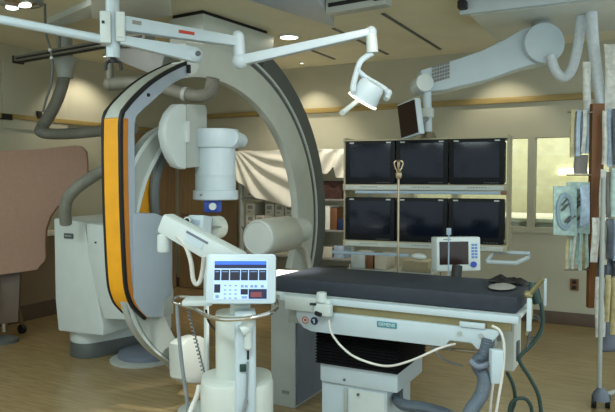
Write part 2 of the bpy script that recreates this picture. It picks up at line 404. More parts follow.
# ------------------------------------------------------------------ overhead lamp at upper left corner
p = aZ(18, 2, 2.62); t = thing('examination_lamp', 'glossy round ceiling lamp cut by the upper left picture corner', 'lamp', (p.x, p.y, ZC))
b = BM(); lathe(b, [(.02, .14), (.1, .12), (.15, .05), (.155, 0), (.14, -.01)], p); part('shade', b, 'midgrey', t)
b = BM(); lathe(b, [(.135, .004), (.12, -.012), (.05, -.03), (.001, -.032)], p); hl = part('reflector', b, 'chrome', t)
for dx, m_ in ((-.05, 'lampcool'), (.05, 'lamp')):  # glowing blobs stand in for the cool and white highlights on the reflector
    b = BM(); sphere(b, p+Rv*dx+V(0, 0, -.025)+Fv*(-.02 if dx > 0 else .03), .036, (1.3, 1, .4)); part('glint', b, m_, hl)
b = BM(); cyl(b, p+V(0, 0, .12), (p.x, p.y, ZC), .02); part('stem', b, 'grey', t)

# ------------------------------------------------------------------ surgical lamp boom
DP = 3.45
pt = ad(113, -60, DP); base = ad(113, 40, DP)
t = thing('surgical_lamp', 'white ceiling surgical lamp on long jointed arms above the table', 'lamp', (base.x, base.y, ZC))
b = BM(); cyl(b, (base.x, base.y, 1.5+(178-58)*DP/645), (base.x, base.y, ZC), .036); part('post', b, 'white2', t)
zt, zb = 1.5+(178-15)*DP/645, 1.5+(178-46)*DP/645
mt = Matrix.Translation((base.x, base.y, 0)) @ Matrix.Rotation(YAW+.25, 4, 'Z')
b = BM(); box(b, (-.035, -.02, (zt+zb)/2), (.055, .11, zt-zb), mtx=mt); box(b, (.04, -.01, (zt+zb)/2+.01), (.05, .1, (zt-zb)*.95), mtx=mt)
h = part('hub_block', b, 'white', t, .008)
b = BM(); box(b, (-.045, -.078, zt-.06), (.014, .006, .014), mtx=mt); part('hub_screw', b, 'black', h)
b = BM(); box(b, (.04, -.064, zt-.10), (.035, .006, .06), mtx=mt); part('hub_sticker', b, 'cream', h)
b = BM(); z0 = 1.5+(178-57)*DP/645
cyl(b, (base.x, base.y, z0+.01), (base.x, base.y, z0-.03), .016)
for s in (-1, 1): tube(b, [(base.x, base.y, z0-.02), (base.x+s*.035*Rv.x, base.y+s*.035*Rv.y, z0-.03), (base.x+s*.04*Rv.x, base.y+s*.04*Rv.y, z0-.07)], .009, 4)
part('post_clamp', b, 'black', t)
# arm running off to the left
A = ad(-60, 8, 3.3); B = ad(106, 40, DP)
b = BM(); cyl(b, A, B, .024); part('side_arm', b, 'white2', t)
# first arm
E0 = ad(118, 23, DP); E1 = ad(238, 42, 3.78)
def bar(bm, p0, p1, h0, h1, w):
    p0, p1 = V(*p0), V(*p1); d = (p1-p0).normalized(); s = d.cross(V(0, 0, 1)).normalized()*w/2; u = s.normalized().cross(d)
    vs = [p0+s*a+u*h0/2*c_ for a in (-1, 1) for c_ in (-1, 1)]+[p1+s*a+u*h1/2*c_ for a in (-1, 1) for c_ in (-1, 1)]
    quad_faces(bm, vs, [(0, 1, 3, 2), (4, 6, 7, 5), (0, 4, 5, 1), (2, 3, 7, 6), (0, 2, 6, 4), (1, 5, 7, 3)])
b = BM(); bar(b, E0, E1, .085, .058, .06); h = part('main_arm', b, 'white2', t, .014)
c = E0.lerp(E1, .52)+V(-.02, -.035, .01); 
sd = (E1-E0).normalized(); nm = V(sd.y, -sd.x, 0).normalized()
b = BM(); bar(b, E0.lerp(E1, .47)+nm*.031, E0.lerp(E1, .6)+nm*.031, .018, .018, .004); part('label_strip', b, 'red', h)
b = BM(); bar(b, E0.lerp(E1, .1)+nm*.031+V(0, 0, .01), E0.lerp(E1, .17)+nm*.031+V(0, 0, .01), .02, .02, .004); part('maker_plate', b, 'carton2', h)
# parallel spring arm beneath, ends at a clevis
S0 = ad(120, 40, DP-.02); S1 = ad(195, 55, 3.6)
b = BM(); bar(b, S0, S1, .045, .085, .05); sphere(b, S1, .046, (1, 1, 1)); part('spring_arm', b, 'white2', t, .008)
b = BM(); cyl(b, S1+nm*.04, S1+nm*.058, .014); part('pivot_bolt', b, 'dgrey', t)
# elbow
E2 = ad(240, 61, 3.78)
b = BM(); cyl(b, E1+V(0, 0, .035), E2-V(0, 0, .01), .036); sphere(b, E1+V(0, 0, .03), .036); sphere(b, E2, .048); part('elbow', b, 'white2', t)
G = ad(371, 32, 3.7)
b = BM(); bar(b, E2, G, .062, .044, .06); sphere(b, G, .034); part('forearm', b, 'white2', t, .014)
G2 = ad(372.5, 53, 3.7)
b = BM(); cyl(b, G, G2, .031, .034); part('drop_joint', b, 'white', t)
b = BM(); cyl(b, G2, G2-V(0, 0, .01), .036); part('joint_ring', b, 'lampring', t) if False else b.free()
# lamp head: dish axis pointing to lower left
HC = ad(366, 95, 3.66)
ax = (Rv*-.53-Uv*.85+Fv*.3).normalized()
tgt = V(-2.0, 3.36, .95); 
b = BM(); lathe(b, [(.02, -.085), (.06, -.08), (.074, -.062), (.078, -.02), (.084, .0), (.086, .035)], HC, ax); h = part('lamp_head', b, 'white2', t)
b = BM(); lathe(b, [(.087, .03), (.092, .033), (.092, .043), (.082, .043)], HC, ax); part('rim', b, 'lampring', h)
b = BM(); cyl(b, HC+ax*.034, HC+ax*.038, .082); part('lens', b, 'lamp', h)
b = BM(); tube(b, [G2, ad(361, 61, 3.7), ad(356, 74, 3.66), ad(353, 88, 3.6), ad(354, 93, 3.58)], .017, 6); tube(b, [ad(357, 70, 3.66), ad(366, 78, 3.7), ad(383, 88, 3.72), ad(388, 94, 3.7), ad(386, 99, 3.68)], .017, 6); sphere(b, ad(388, 93, 3.7), .024); part('yoke', b, 'white2', t)
b = BM(); cyl(b, HC+ax*.03+ad(352, 96, 3.6)-ad(356, 96, 3.6), ad(342, 113, 3.5), .013, .015); part('sterile_handle', b, 'white', t)
l = bpy.data.lights.new('surgical_beam', 'SPOT'); l.energy = 170; l.spot_size = .62; l.spot_blend = .85; l.color = (1, .98, .92); l.shadow_soft_size = .06
o = bpy.data.objects.new('surgical_beam', l); C.objects.link(o); o.location = HC+ax*.08; o.rotation_euler = (tgt-o.location).to_track_quat('-Z', 'Y').to_euler()

# ------------------------------------------------------------------ ceiling C-arm (grey arch)
PSI = .15
ac = V(-3.1, 4.21, 1.124); au = V(math.sin(PSI), math.cos(PSI), 0); an = V(math.cos(PSI), -math.sin(PSI), 0)
def arc(r, a0, a1, n, off=0): return [ac+au*(r*math.cos(a0+(a1-a0)*i/(n-1)))+V(0, 0, r*math.sin(a0+(a1-a0)*i/(n-1)))+an*off for i in range(n)]
t = thing('ceiling_c_arm', 'huge grey ceiling mounted arch with x-ray tube hanging from a box carriage', 'x-ray machine', (-3.3, 4.6, ZC))
k0 = aZ(203, 13, 2.82); cdir = V(math.sin(.08), math.cos(.08), 0); cn = V(math.cos(.08), -math.sin(.08), 0)
pr = [k0, k0-cn*.37, k0-cn*.37+cdir*.98, k0+cdir*.98]
b = BM(); prism(b, [p-V(0, 0, .46) for p in pr], (0, 0, .46)); part('carriage', b, 'arch', t, .012)
b = BM(); prism(b, [p+V(0, 0, .002)-cn*.0 for p in [k0-cn*.02+cdir*.02, k0-cn*.35+cdir*.02, k0-cn*.35+cdir*.9, k0-cn*.02+cdir*.9]], (0, 0, .028)); part('shadow_gap_mount', b, 'black', t)  # carriage mount, coloured black as the shadow gap below the ceiling
A0, A1 = 1.75, -.42
b = BM(); band(b, arc(1.43, A0, A1, 60), arc(1.167, A0, A1, 60), -an*.08); part('arch', b, 'arch', t, .012, ang=30)
b = BM(); band(b, arc(1.475, 1.3, A1+.03, 60, -.012), arc(1.425, 1.3, A1+.03, 60, -.012), -an*.06); part('arch_groove', b, 'dgrey', t, ang=30)
b = BM(); band(b, arc(1.487, 1.3, A1+.03, 60, .004), arc(1.469, 1.3, A1+.03, 60, .004), -an*.06); part('arch_rim', b, 'white', t, ang=30)
b = BM(); band(b, arc(1.67, 1.1, A1+.05, 60, -.03), arc(1.48, 1.1, A1+.05, 60, -.03), -an*.12); part('outer_track', b, 'dgrey', t, ang=30)
# tube assembly
tx = -2.86; tz = aX(257, 238, tx).z; y0 = aX(258, 238, tx).y; y1 = aX(289, 236, tx).y
b = BM(); lathe(b, [(.13, 0), (.15, .012), (.156, .05), (.156, y1-y0-.03), (.14, y1-y0)], (tx, y0, tz), V(0, 1, 0)); h = part('x_ray_tube', b, 'cream', t)
b = BM(); lathe(b, [(.128, -.004), (.134, -.012), (.147, -.002), (.151, .014)], (tx, y0, tz), V(0, 1, 0)); part('front_collar', b, 'white', h)
b = BM(); lathe(b, [(.105, 0), (.115, .02), (.115, .3)], (tx-.02, y1-.02, tz+.01), V(0, 1, 0)); part('tube_neck', b, 'white', t)
b = BM(); tube(b, [aX(300, 245, tx), aX(306, 252, tx), aX(309, 262, tx), aX(311, 275, tx)], .022); part('tube_cable', b, 'cable', t)

# ------------------------------------------------------------------ floor C-arm (yellow)
XS = -2.75
t = thing('floor_c_arm', 'floor standing c-arm with yellow bumper and white cylindrical image detector', 'x-ray machine', (-3.9, 3.9, 0))
# floor stand
YS = 3.75
fl = [aY(56, 300, YS).x, aY(92, 300, YS).x]
b = BM()
pts = [aY(*p, YS) for p in ((53.5, 218), (84, 222), (93, 275), (103, 325), (103, 336), (58, 331), (55, 300))]
prism(b, pts, (.02, .85, .02)); part('column', b, 'white', t, .02)
pts = [aY(*p, YS-.015) for p in ((86, 223), (108, 226), (126, 300), (126, 320), (104, 319), (95, 290), (88, 255))]
b = BM(); prism(b, pts, (.02, .55, 0)); part('column_cover', b, 'white', t, .015)
b = BM(); box(b, (aY(95.5, 242.5, YS-.02).x, YS-.02, aY(95.5, 242.5, YS-.02).z), (.012, .01, .012)); part('bolt', b, 'black', t)
# pedestal: white with dark plinth
px0, px1 = aZ(70, 361, 0), aZ(163, 352, 0)
pA, pB = aZ(81, 361, 0), aZ(158, 345, 0); pd_ = (pB-pA).normalized(); pn = V(-pd_.y, pd_.x, 0); pL = (pB-pA).length+.15
def ped(e, z0, z1):
    pts = []
    for k in range(9): a = PI+PI/2*k/8; pts.append(pA+pd_*(.14+(.14+e)*math.cos(a))+pn*(.14+(.14+e)*math.sin(a)))
    pts += [pA+pd_*pL-pn*e, pA+pd_*pL+pn*.32]
    for k in range(9): a = PI/2+PI/2*k/8; pts.append(pA+pd_*(.14+(.14+e)*math.cos(a))+pn*(.18+(.14+e)*math.sin(a)))
    return [V(p.x, p.y, z0) for p in pts], (0, 0, z1-z0)
b = BM(); prism(b, *ped(-.004, .12, .34)); part('pedestal', b, 'white', t, .02)
b = BM(); prism(b, *ped(0, 0, .125)); part('plinth', b, 'dgrey', t, .008)
b = BM(); lathe(b, [(.27, 0), (.27, .012), (.25, .02)], (aZ(135, 362, 0).x, aZ(135, 362, 0).y+.1, 0)); part('floor_plate', b, 'grey', t)
b = BM(); lathe(b, [(.23, .02), (.23, .06), (.2, .075)], (aZ(135, 362, 0).x, aZ(135, 362, 0).y+.14, 0)); part('turntable', b, 'bluegrey', t)
# badge + lettering on the column
bp = aY(68, 236, YS-.012)
b = BM(); box(b, (bp.x, YS-.006, bp.z), (.1, .012, .042)); h = part('badge', b, 'dgrey', t, .003)
lettering('SIEMENS', .02, face_mtx((bp.x, YS-.0135, bp.z), (0, -1, 0)), 'white2', h)
# yellow C : casing
def xs(ps, X): return [aX(*p, X) for p in ps]
NO = 44
outer = xs(((189, 62.5), (177, 67.5), (163, 75), (150, 84), (137, 96), (127, 107.5), (122, 118), (121.8, 150), (122.6, 200), (124.5, 250), (126.5, 282), (129, 295), (134, 306), (146, 318)), XS)
inner = xs(((191, 75), (181, 79), (170, 85), (160, 94), (150, 103), (141, 111), (135, 120), (134.5, 150), (135, 200), (136, 250), (137.5, 282), (140, 293), (145, 303), (154, 318)), XS)
b = BM(); band(b, resample(outer, NO), resample(inner, NO), (-.143, 0, 0)); h = part('c_casing', b, 'lilac', t, ang=40)
def strip_on(points, off, x0, x1, n, th):
    P = resample(points, n); O = []; I = []
    for i, p in enumerate(P):
        d = (P[min(i+1, n-1)]-P[max(i-1, 0)]); nn = V(0, -d.z, d.y).normalized()
        if nn.y > 0 or (abs(nn.y) < .2 and nn.z < 0): nn = -nn
        O.append(V(x0, p.y, p.z)+nn*(off+th)); I.append(V(x0, p.y, p.z)+nn*(off-.01))
    return O, I, V(x1-x0, 0, 0)
def split(points, i0, i1): return points[i0:i1]
yel = split(outer, 6, 14); top = split(outer, 0, 7)
# yellow bumper on straight part, pale cover on upper curve, black edge strips on both sides
O, I, v = strip_on(yel, 0, XS-.014, XS-.134, 36, .01); b = BM(); band(b, O, I, v); part('yellow_bumper', b, 'yellow', h, label='yellow rubber bumper strip')
O, I, v = strip_on(top, 0, XS-.014, XS-.134, 30, .008); b = BM(); band(b, O, I, v); part('upper_cover', b, 'strip', h)
for x0, x1 in ((XS+.004, XS-.016), (XS-.134, XS-.15)):
    O, I, v = strip_on(outer, 0, x0, x1, 60, .014); b = BM(); band(b, O, I, v); part('edge_trim', b, 'black', h)
# orange return on the near side face
def inward(points, k): return [p.lerp(q, k) for p, q in zip(resample(points[0], 40), resample(points[1], 40))]
iy = split(inner, 6, 14)
b = BM(); band(b, inward((yel, iy), .06), inward((yel, iy), .4), (.008, 0, 0)); part('bumper_return', b, 'orange', h, label='orange bumper return along the side')
b = BM(); ec = xs(((188, 61), (199, 61), (199.5, 67), (196, 73), (191, 76), (188, 76)), XS+.012); prism(b, ec, (-.18, 0, 0)); part('end_cap', b, 'white', h, .01)
b = BM(); pL = aX(188.5, 69, XS+.02); box(b, (XS+.022, pL.y, pL.z), (.02, .02, .055)); part('end_bracket', b, 'black', h)
for (x, y) in ((148, 95), (137.5, 294)):
    p = aX(x, y, XS); b = BM(); cyl(b, (XS-.002, p.y, p.z), (XS+.008, p.y, p.z), .011, seg=14); part('screw', b, 'black', h)
# housing in the C
XH = -2.735
hp = xs(((134, 213), (156, 213), (166, 217), (173, 224), (173, 293), (172, 296), (165, 299), (164, 317), (148, 318), (140, 310), (134, 298)), XH)
b = BM(); prism(b, hp, (-.14, 0, 0)); h2 = part('carriage_housing', b, 'lilac', t, .014)
# inner arc
XA = -2.775
ao = xs(((166, 126), (156, 131), (148, 138), (139, 150), (131, 165), (125, 185), (122, 210), (122, 250), (125, 290), (131, 316), (137, 330), (144, 340.5), (154, 351.5), (165, 360), (175, 369), (184, 381)), XA)
ai = xs(((178, 148), (173, 160), (168, 176), (162, 192), (157, 210), (153, 222), (150, 236), (150, 260), (155, 296), (164, 317), (169, 328), (174, 338), (181, 346), (188, 352), (194, 357), (200, 362)), XA)
oo, ii = resample(ao, 60), resample(ai, 60)
KN = 22
up_o, up_i = oo[:KN+1], [p.lerp(q, .5) for p, q in zip(oo, ii)][:KN+1]
b = BM(); band(b, oo, [p.lerp(q, .5) for p, q in zip(oo, ii)], (-.06, 0, 0)); h3 = part('c_rail', b, 'grey', t, ang=40)
b = BM(); band(b, [p+V(.006, 0, 0) for p in oo], [p.lerp(q, .09)+V(.006, 0, 0) for p, q in zip(oo, ii)], (-.02, 0, 0)); part('rail_edge', b, 'white', h3, ang=40)
b = BM(); band(b, [p.lerp(q, .42)+V(.006, 0, 0) for p, q in zip(oo, ii)], [p.lerp(q, .51)+V(.006, 0, 0) for p, q in zip(oo, ii)], (-.02, 0, 0)); part('rail_edge', b, 'white', h3, ang=40)
lo, li = oo[34:], ii[34:]
b = BM(); band(b, [p.lerp(q, .14)+V(.008, 0, 0) for p, q in zip(lo, li)], [p.lerp(q, 1.0)+V(.008, 0, 0) for p, q in zip(lo, li)], (-.09, 0, 0)); part('lower_rail_cover', b, 'grey', h3, ang=40)
b = BM(); tube(b, xs(((176, 146), (166, 155), (158, 168), (154.5, 185), (154, 200), (156, 222)), XA-.05), .034); part('inner_cable_duct', b, 'dgrey', t)
# yellow inner bumper behind the arc
b = BM(); prism(b, xs(((153, 164), (147, 180), (141, 195), (136, 213), (150, 214), (149, 200), (151, 186), (156, 172)), XA-.07), (-.03, 0, 0)); part('inner_bumper', b, 'yellow', t, .004, 'yellow bumper inside the c')
b = BM(); p0 = aX(100.5, 168, -3.0); bb(b, -2.99, -2.968, p0.y-.0, p0.y+.02, aX(101, 216, -3.0).z, p0.z); part('rear_bumper', b, 'yellow', t, .006, 'narrow yellow bumper behind the c')
# lower tube housing
tb = xs(((182, 345), (188, 340), (199, 336), (206, 337), (206, 381), (200, 384), (189, 384), (183, 380)), -2.6)
b = BM(); prism(b, tb, (-.12, 0, 0)); part('tube_housing', b, 'cream', t, .03)
# detector mount
mp_ = xs(((178, 104), (171, 112), (167, 122), (165.5, 134), (168, 147), (172.5, 158), (178, 167), (187, 170), (187, 104)), -2.62)
b = BM(); prism(b, mp_, (-.07, 0, 0)); h4 = part('detector_mount', b, 'white', t, .02)
b = BM(); prism(b, xs(((186.5, 104), (205, 105), (207, 110), (207, 166), (186.5, 168)), -2.63), (-.09, 0, 0)); part('mount_plate', b, 'grey', h4, .006)
b = BM(); prism(b, xs(((187, 121), (190, 121), (190, 142), (187, 142)), -2.60), (-.05, 0, 0)); part('mount_ridge', b, 'white', h4, .004)
# image intensifier
ic = ad(215.5, 165, 4.38); s = 4.38/645
zz = lambda y: 1.5+(178-y)*s
b = BM(); lathe(b, [(.06, zz(130)+.005), (.152, zz(130)), (.158, zz(131.5)), (.158, zz(146)), (.152, zz(148)), (.135, zz(148.5)), (.135, zz(173)), (.1375, zz(174)), (.1375, zz(176)), (.135, zz(177)), (.1375, zz(179)), (.1375, zz(181)), (.137, zz(190)), (.152, zz(190.5)), (.154, zz(199)), (.14, zz(200))], (ic.x, ic.y, 0)); h5 = part('image_detector', b, 'white2', t)
b = BM(); cyl(b, ad(230, 138, 4.3), ad(241, 141, 4.45), .06, .05); part('detector_side_port', b, 'white2', h5)
b = BM(); p = ad(201, 195, 4.25); box(b, (p.x, p.y, p.z), (.014, .014, .008), YAW); part('detector_mark', b, 'dgrey', h5)
b = BM(); p = ad(212.5, 205, 4.34); box(b, (p.x, p.y, p.z), (.12, .08, .1), YAW+.2); part('collimator', b, 'blue', h5, .02, 'blue collimator block under the detector') 
b = BM(); p = ad(213, 206.5, 4.29); cyl(b, p, p-Fv*.02, .024); part('collimator_knob', b, 'white', h5)

# ------------------------------------------------------------------ contrast injector
ip = ad(206.5, 330, 4.0); t = thing('contrast_injector', 'white contrast injector head on a post behind the console', 'injector', (ip.x, ip.y, 0))
b = BM(); cyl(b, (ip.x, ip.y, .05), (ip.x, ip.y, 1.12), .016); part('post', b, 'white', t)
b = BM(); lathe(b, [(.18, .04), (.18, .06), (.03, .1)], (ip.x, ip.y, 0)); part('base', b, 'grey', t)
for k in range(4):
    a = k*PI/2+.4; c = V(ip.x+.15*math.cos(a), ip.y+.15*math.sin(a), .022); b = BM(); cyl(b, c-V(0, .012, 0), c+V(0, .012, 0), .022); part('castor', b, 'black', t)
hm = face_mtx(ad(201, 226, 4.0), -Fv+Rv*-.5+V(0, 0, .1))
b = BM(); box(b, (-.01, 0, 0), (.12, .13, .1), mtx=hm); hh = part('injector_head', b, 'white2', t, .014)
b = BM(); cyl(b, ad(188, 220, 3.96), ad(187, 220.4, 3.9), .022); part('lens_ring', b, 'white', hh)
b = BM(); cyl(b, ad(187, 220.4, 3.905), ad(186.8, 220.5, 3.895), .014); part('lens', b, 'black', hh)
b = BM(); box(b, (.012, -.035, .055), (.03, .02, .01), mtx=hm); part('drive_button', b, 'black', hh, .004)
b = BM(); box(b, (.0, .02, .052), (.05, .03, .004), mtx=hm); part('front_label', b, 'paleblue', hh)
b = BM(); cyl(b, ad(211, 228, 4.05), ad(219, 227, 4.12), .072); hk = part('drum', b, 'cream', t)
b = BM(); p = ad(216.5, 227, 4.02); box(b, p, (.06, .01, .012), YAW); part('drum_label', b, 'midgrey', hk)

# ------------------------------------------------------------------ console trolley
DC = 3.22; sc = DC/645
cp = ad(237, 380, DC); gx, gy = cp.x, cp.y
t = thing('console_trolley', 'white control console trolley with lit touch screen in the foreground', 'console', (gx, gy, 0))
def zc(y, d=DC): return 1.5+(178-y)*d/645
rot = Matrix.Translation((gx, gy, 0)) @ Matrix.Rotation(YAW+.11, 4, 'Z')
b = BM()
def rbox(bm, cx_, cy_, sx, sy, z0, z1, r, mtx, seg=6, taper=1):
    pl = []
    for (qx, qy, a0) in ((1, 1, 0), (-1, 1, PI/2), (-1, -1, PI), (1, -1, 1.5*PI)):
        for i in range(seg+1):
            a = a0+PI/2*i/seg; pl.append((qx*(sx/2-r)+r*math.cos(a), qy*(sy/2-r)+r*math.sin(a)))
    A = [bm.verts.new(mtx @ V(cx_+x, cy_+y, z0)) for x, y in pl]; B = [bm.verts.new(mtx @ V(cx_+x*taper, cy_+y*taper, z1)) for x, y in pl]
    n = len(pl); bm.faces.new(A[::-1]); bm.faces.new(B)
    for i in range(n): bm.faces.new((A[i], A[(i+1) % n], B[(i+1) % n], B[i]))
rbox(b, 0, 0, .355, .36, .06, zc(376), .12, rot); part('base_housing', b, 'cream', t, .02)
b = BM(); rbox(b, -.01, .03, .19, .2, zc(380), zc(312), .07, rot); part('rear_column', b, 'cream', t, .01)
b = BM(); rbox(b, .04, -.115, .1, .16, .07, zc(306), .02, rot); hcol = part('front_column', b, 'white2', t, .006)
for (qx, qy) in ((-.13, -.12), (.13, -.12), (-.13, .12), (.13, .12)):
    c = rot @ V(qx, qy, .032); b = BM(); cyl(b, c-V(.013, 0, 0), c+V(.013, 0, 0), .032); part('castor', b, 'black', t)
def onrot(x, y, z): return rot @ V(x, y, z)
b = BM(); box(b, (.028, -.199, zc(356)), (.03, .012, .036), mtx=rot); part('power_switch', b, 'green', hcol, .004, 'dark green power switch')
b = BM(); box(b, (.052, -.199, zc(343)), (.01, .008, .05), mtx=rot); part('slot', b, 'black', hcol)
b = BM(); lathe(b, [(.012, zc(338)), (.02, zc(336)), (.02, zc(318)), (.03, zc(314)), (.03, zc(306)), (.016, zc(304))], onrot(.052, -.218, 0)); part('handset', b, 'white', t)
b = BM(); cyl(b, onrot(.052, -.215, zc(317)), onrot(.02, -.22, zc(320)), .03); part('handset_clip', b, 'white', t)
b = BM(); tube(b, [onrot(.05, -.203, zc(350)), onrot(.045, -.203, zc(375)), onrot(.04, -.205, zc(388)), onrot(.01, -.208, zc(412)), onrot(-.01, -.212, zc(425))], .005); part('cord', b, 'grcable', t)
b = BM(); cyl(b, onrot(.043, -.208, zc(386)), onrot(.008, -.212, zc(415)), .009); part('cord_sleeve', b, 'grcable', t)
# chrome handle
b = BM(); tube(b, [ad(180, 304, 3.3), ad(195, 309, 3.2), ad(207, 316, 3.05), ad(225, 319.5, 2.97), ad(247, 318.5, 2.95), ad(268, 314, 3.02), ad(277, 308, 3.15), ad(276, 301, 3.3)], .011); part('handle', b, 'chrome', t)
b = BM(); p = ad(199, 301, 3.25); box(b, p, (.15, .14, .03), YAW); part('side_tray', b, 'white', t, .012)
b = BM(); tube(b, [ad(192, 303, 3.3), ad(182, 304.5, 3.3), ad(174, 302.5, 3.3), ad(173.5, 299, 3.4), ad(179, 296.5, 3.5), ad(190, 297, 3.5)], .008); part('tray_loop', b, 'chrome', t)
b = BM(); tube(b, [ad(177, 304, 3.3), ad(178.5, 330, 3.3), ad(182, 365, 3.3), ad(187, 400, 3.28), ad(189, 425, 3.28)], .010); part('hanging_cord', b, 'grcable', t)
b = BM(); P = [ad(187+i*.19+1.4*math.cos(i*1.25), 306+i*.77+.9*math.sin(i*1.25), 3.32+.012*math.sin(i*1.25)) for i in range(88)]
tube(b, P, .0045, 2, 6); part('coiled_cord', b, 'grcable', t)
b = BM(); tube(b, [ad(218, 333, 3.2), ad(209, 322, 3.22), ad(206, 310, 3.2)], .006); part('rear_cord', b, 'black', t)
# touch screen
sn = (-Fv+V(0, 0, .22)).normalized()
sm = face_mtx(ad(241, 278.5, 3.08), sn); s2 = 3.08/645
b = BM(); rb = []; 
W, Hh, r = 69.5*s2, 50*s2, .018
for (qx, qy, a0) in ((1, 1, 0), (-1, 1, PI/2), (-1, -1, PI), (1, -1, 1.5*PI)):
    for i in range(6): a = a0+PI/2*i/5; rb.append(V(qx*(W/2-r)+r*math.cos(a), qy*(Hh/2-r)+r*math.sin(a), 0))
prism(b, [sm @ (p+V(0, 0, -.04)) for p in rb], (sm.to_3x3() @ V(0, 0, .04))); hs = part('screen_housing', b, 'white2', t, .007)
b = BM()
def ui(x0, x1, y0, y1, mi, lift):
    cx_, cy_ = (x0+x1)/2-241, 278.5-(y0+y1)/2
    box(b, (cx_*s2, cy_*s2, lift), ((x1-x0)*s2, (y1-y0)*s2, .002), mtx=sm, mi=mi)
ui(214, 267.5, 260.3, 299.2, 0, .0005); ui(214.3, 266.3, 261, 264.6, 1, .002); ui(214.3, 266.3, 264.6, 268.3, 2, .002)
for x0, x1 in ((214.3, 220.2), (221.2, 229), (230, 240), (241, 248), (249, 258), (259, 266.3)):
    ui(x0, x1, 269.8, 280.3, 3, .002); ui(x0+1, x1-1, 271.3, 272.1, 5, .003)
ui(214.6, 220.6, 284.3, 292.6, 3, .002); ui(241, 248.2, 289, 294.5, 3, .002); ui(249, 267, 289, 298.7, 2, .002); ui(251, 262, 292, 297, 4, .003)
for x in (225.5, 230.5, 236):
    for y in (285.5, 290, 294, 298): ui(x-1.2, x+1.2, y-.6, y+.6, 5, .002)
for x in (242.5, 246.5, 252, 256, 262.5): ui(x-1.4, x+1.4, 285, 287.6, 5, .002)
ui(216, 219.5, 295, 298, 5, .002); ui(242, 247.4, 296, 298.4, 5, .002)
part('screen', b, ['ui_white', 'ui_blue', 'ui_navy', 'ui_dark', 'ui_red', 'ui_grey'], hs, label='lit touch screen with rows of dark buttons')
b = BM(); cyl(b, ad(241, 300, 3.16), ad(240, 312, 3.2), .05); part('screen_neck', b, 'white', t)
# long white arm to upper left with hanging bottle-shaped handset
A, B = ad(164.5, 222, 3.38), ad(240, 264, 3.24)
b = BM(); bar(b, A, B, .105, .12, .1); harm = part('support_arm', b, 'white', t, .018)
m = A.lerp(B, .47); dd = (B-A).normalized(); nn = dd.cross(V(0, 0, 1)).normalized()
if nn.dot(Fv) > 0: nn = -nn
up = nn.cross(dd); up = up if up.z > 0 else -up
b = BM(); bar(b, A.lerp(B, .34)+nn*.051+up*.03, A.lerp(B, .62)+nn*.051+up*.03, .012, .012, .004); part('arm_label', b, 'bluegrey', harm)
b = BM(); bar(b, A.lerp(B, .36)+nn*.051, A.lerp(B, .58)+nn*.051, .035, .035, .003); part('arm_plate', b, 'white2', harm)
q = ad(163.5, 240, 3.36); b = BM(); lathe(b, [(.012, .06), (.014, .035), (.032, .025), (.034, -.05), (.03, -.062)], q); cyl(b, q+V(0, 0, .05), q+V(0, 0, .09), .012); part('hanging_handset', b, 'white', t)
b = BM(); tube(b, [ad(177, 236, 3.3), ad(186, 247, 3.3), ad(191, 262, 3.3), ad(193, 278, 3.3), ad(196, 284, 3.3), ad(200, 281, 3.3), ad(203, 268, 3.28), ad(204, 256, 3.25)], .012); part('loop_cable', b, 'cable', t)
b = BM(); tube(b, [ad(199, 386, 3.2), ad(196, 398, 3.15), ad(190, 412, 3.1), ad(186, 430, 3.05)], .012); part('floor_cable', b, 'cable', t)

# ------------------------------------------------------------------ patient table
t = thing('patient_table', 'white angiography table with black bellows pedestal', 'table', (-1.38, 3.4, 0))
TX0, TX1 = -1.87, -.525
b = BM(); bb(b, TX0, TX1+.02, 3.1, 3.6, .845, .862); part('tabletop', b, 'white', t, .006)
b = BM(); bb(b, TX0+.09, TX1+.015, 3.05, 3.10, .828, .862); part('side_rail', b, 'white2', t, .006)
b = BM(); bb(b, TX0+.09, TX1+.0, 3.6, 3.65, .822, .862); part('side_rail', b, 'white2', t, .006)
b = BM(); bb(b, TX0+.15, TX1-.02, 3.07, 3.085, .785, .825); part('accessory_rail', b, 'rail', t)
pl = [(-1.675, .788), (-.60, .788), (-.60, .765), (-.64, .715), (-.66, .69), (-.70, .69), (-.725, .715), (-.83, .715), (-.855, .68), (-1.58, .675), (-1.63, .69), (-1.66, .72), (-1.675, .75)]
b = BM(); prism(b, [(x, 3.05, z) for x, z in pl], (0, .035, 0)); hp_ = part('side_panel', b, 'white2', t, .006)
b = BM(); bb(b, -1.735, -1.465, 3.03, 3.07, .785, .86); hb = part('end_block', b, 'white', t, .006)
b = BM(); cyl(b, (-1.512, 3.035, .845), (-1.512, 3.035, .895), .028, .026); part('knob', b, 'white', hb)
b = BM(); bb(b, -1.545, -1.445, 3.0, 3.04, .775, .84); part('control_clamp', b, 'white', hb, .012)
b = BM(); box(b, (-1.545, 3.0, .835), (.035, .012, .012), .3); part('toggle', b, 'black', hb)
b = BM(); cyl(b, (-1.53, 3.0, .79), (-1.495, 2.99, .785), .011); part('joystick', b, 'black', hb)
for x, mname, in ((-1.615, 'red'), (-1.562, 'dblue')):
    b = BM(); cyl(b, (x, 3.05, .735), (x, 3.045, .735), .021, seg=24); hst = part('sticker', b, 'white' if mname == 'red' else mname, hp_, label='round white sticker with red ring' if mname == 'red' else 'round dark blue sticker')
    b = BM()
    if mname == 'red':
        tube(b, [(x+.0175*math.cos(a*PI/12), 3.0448, .735+.0175*math.sin(a*PI/12)) for a in range(25)], .0028, 1, 6)
        part('sticker_ring', b, 'red', hst); b = BM(); box(b, (x, 3.0445, .735), (.014, .0012, .014), mtx=None)
    else: box(b, (x, 3.0443, .735), (.008, .0012, .022)); box(b, (x-.006, 3.0443, .74), (.01, .0012, .006))
    part('sticker_mark', b, 'red' if mname == 'red' else 'white', hst)
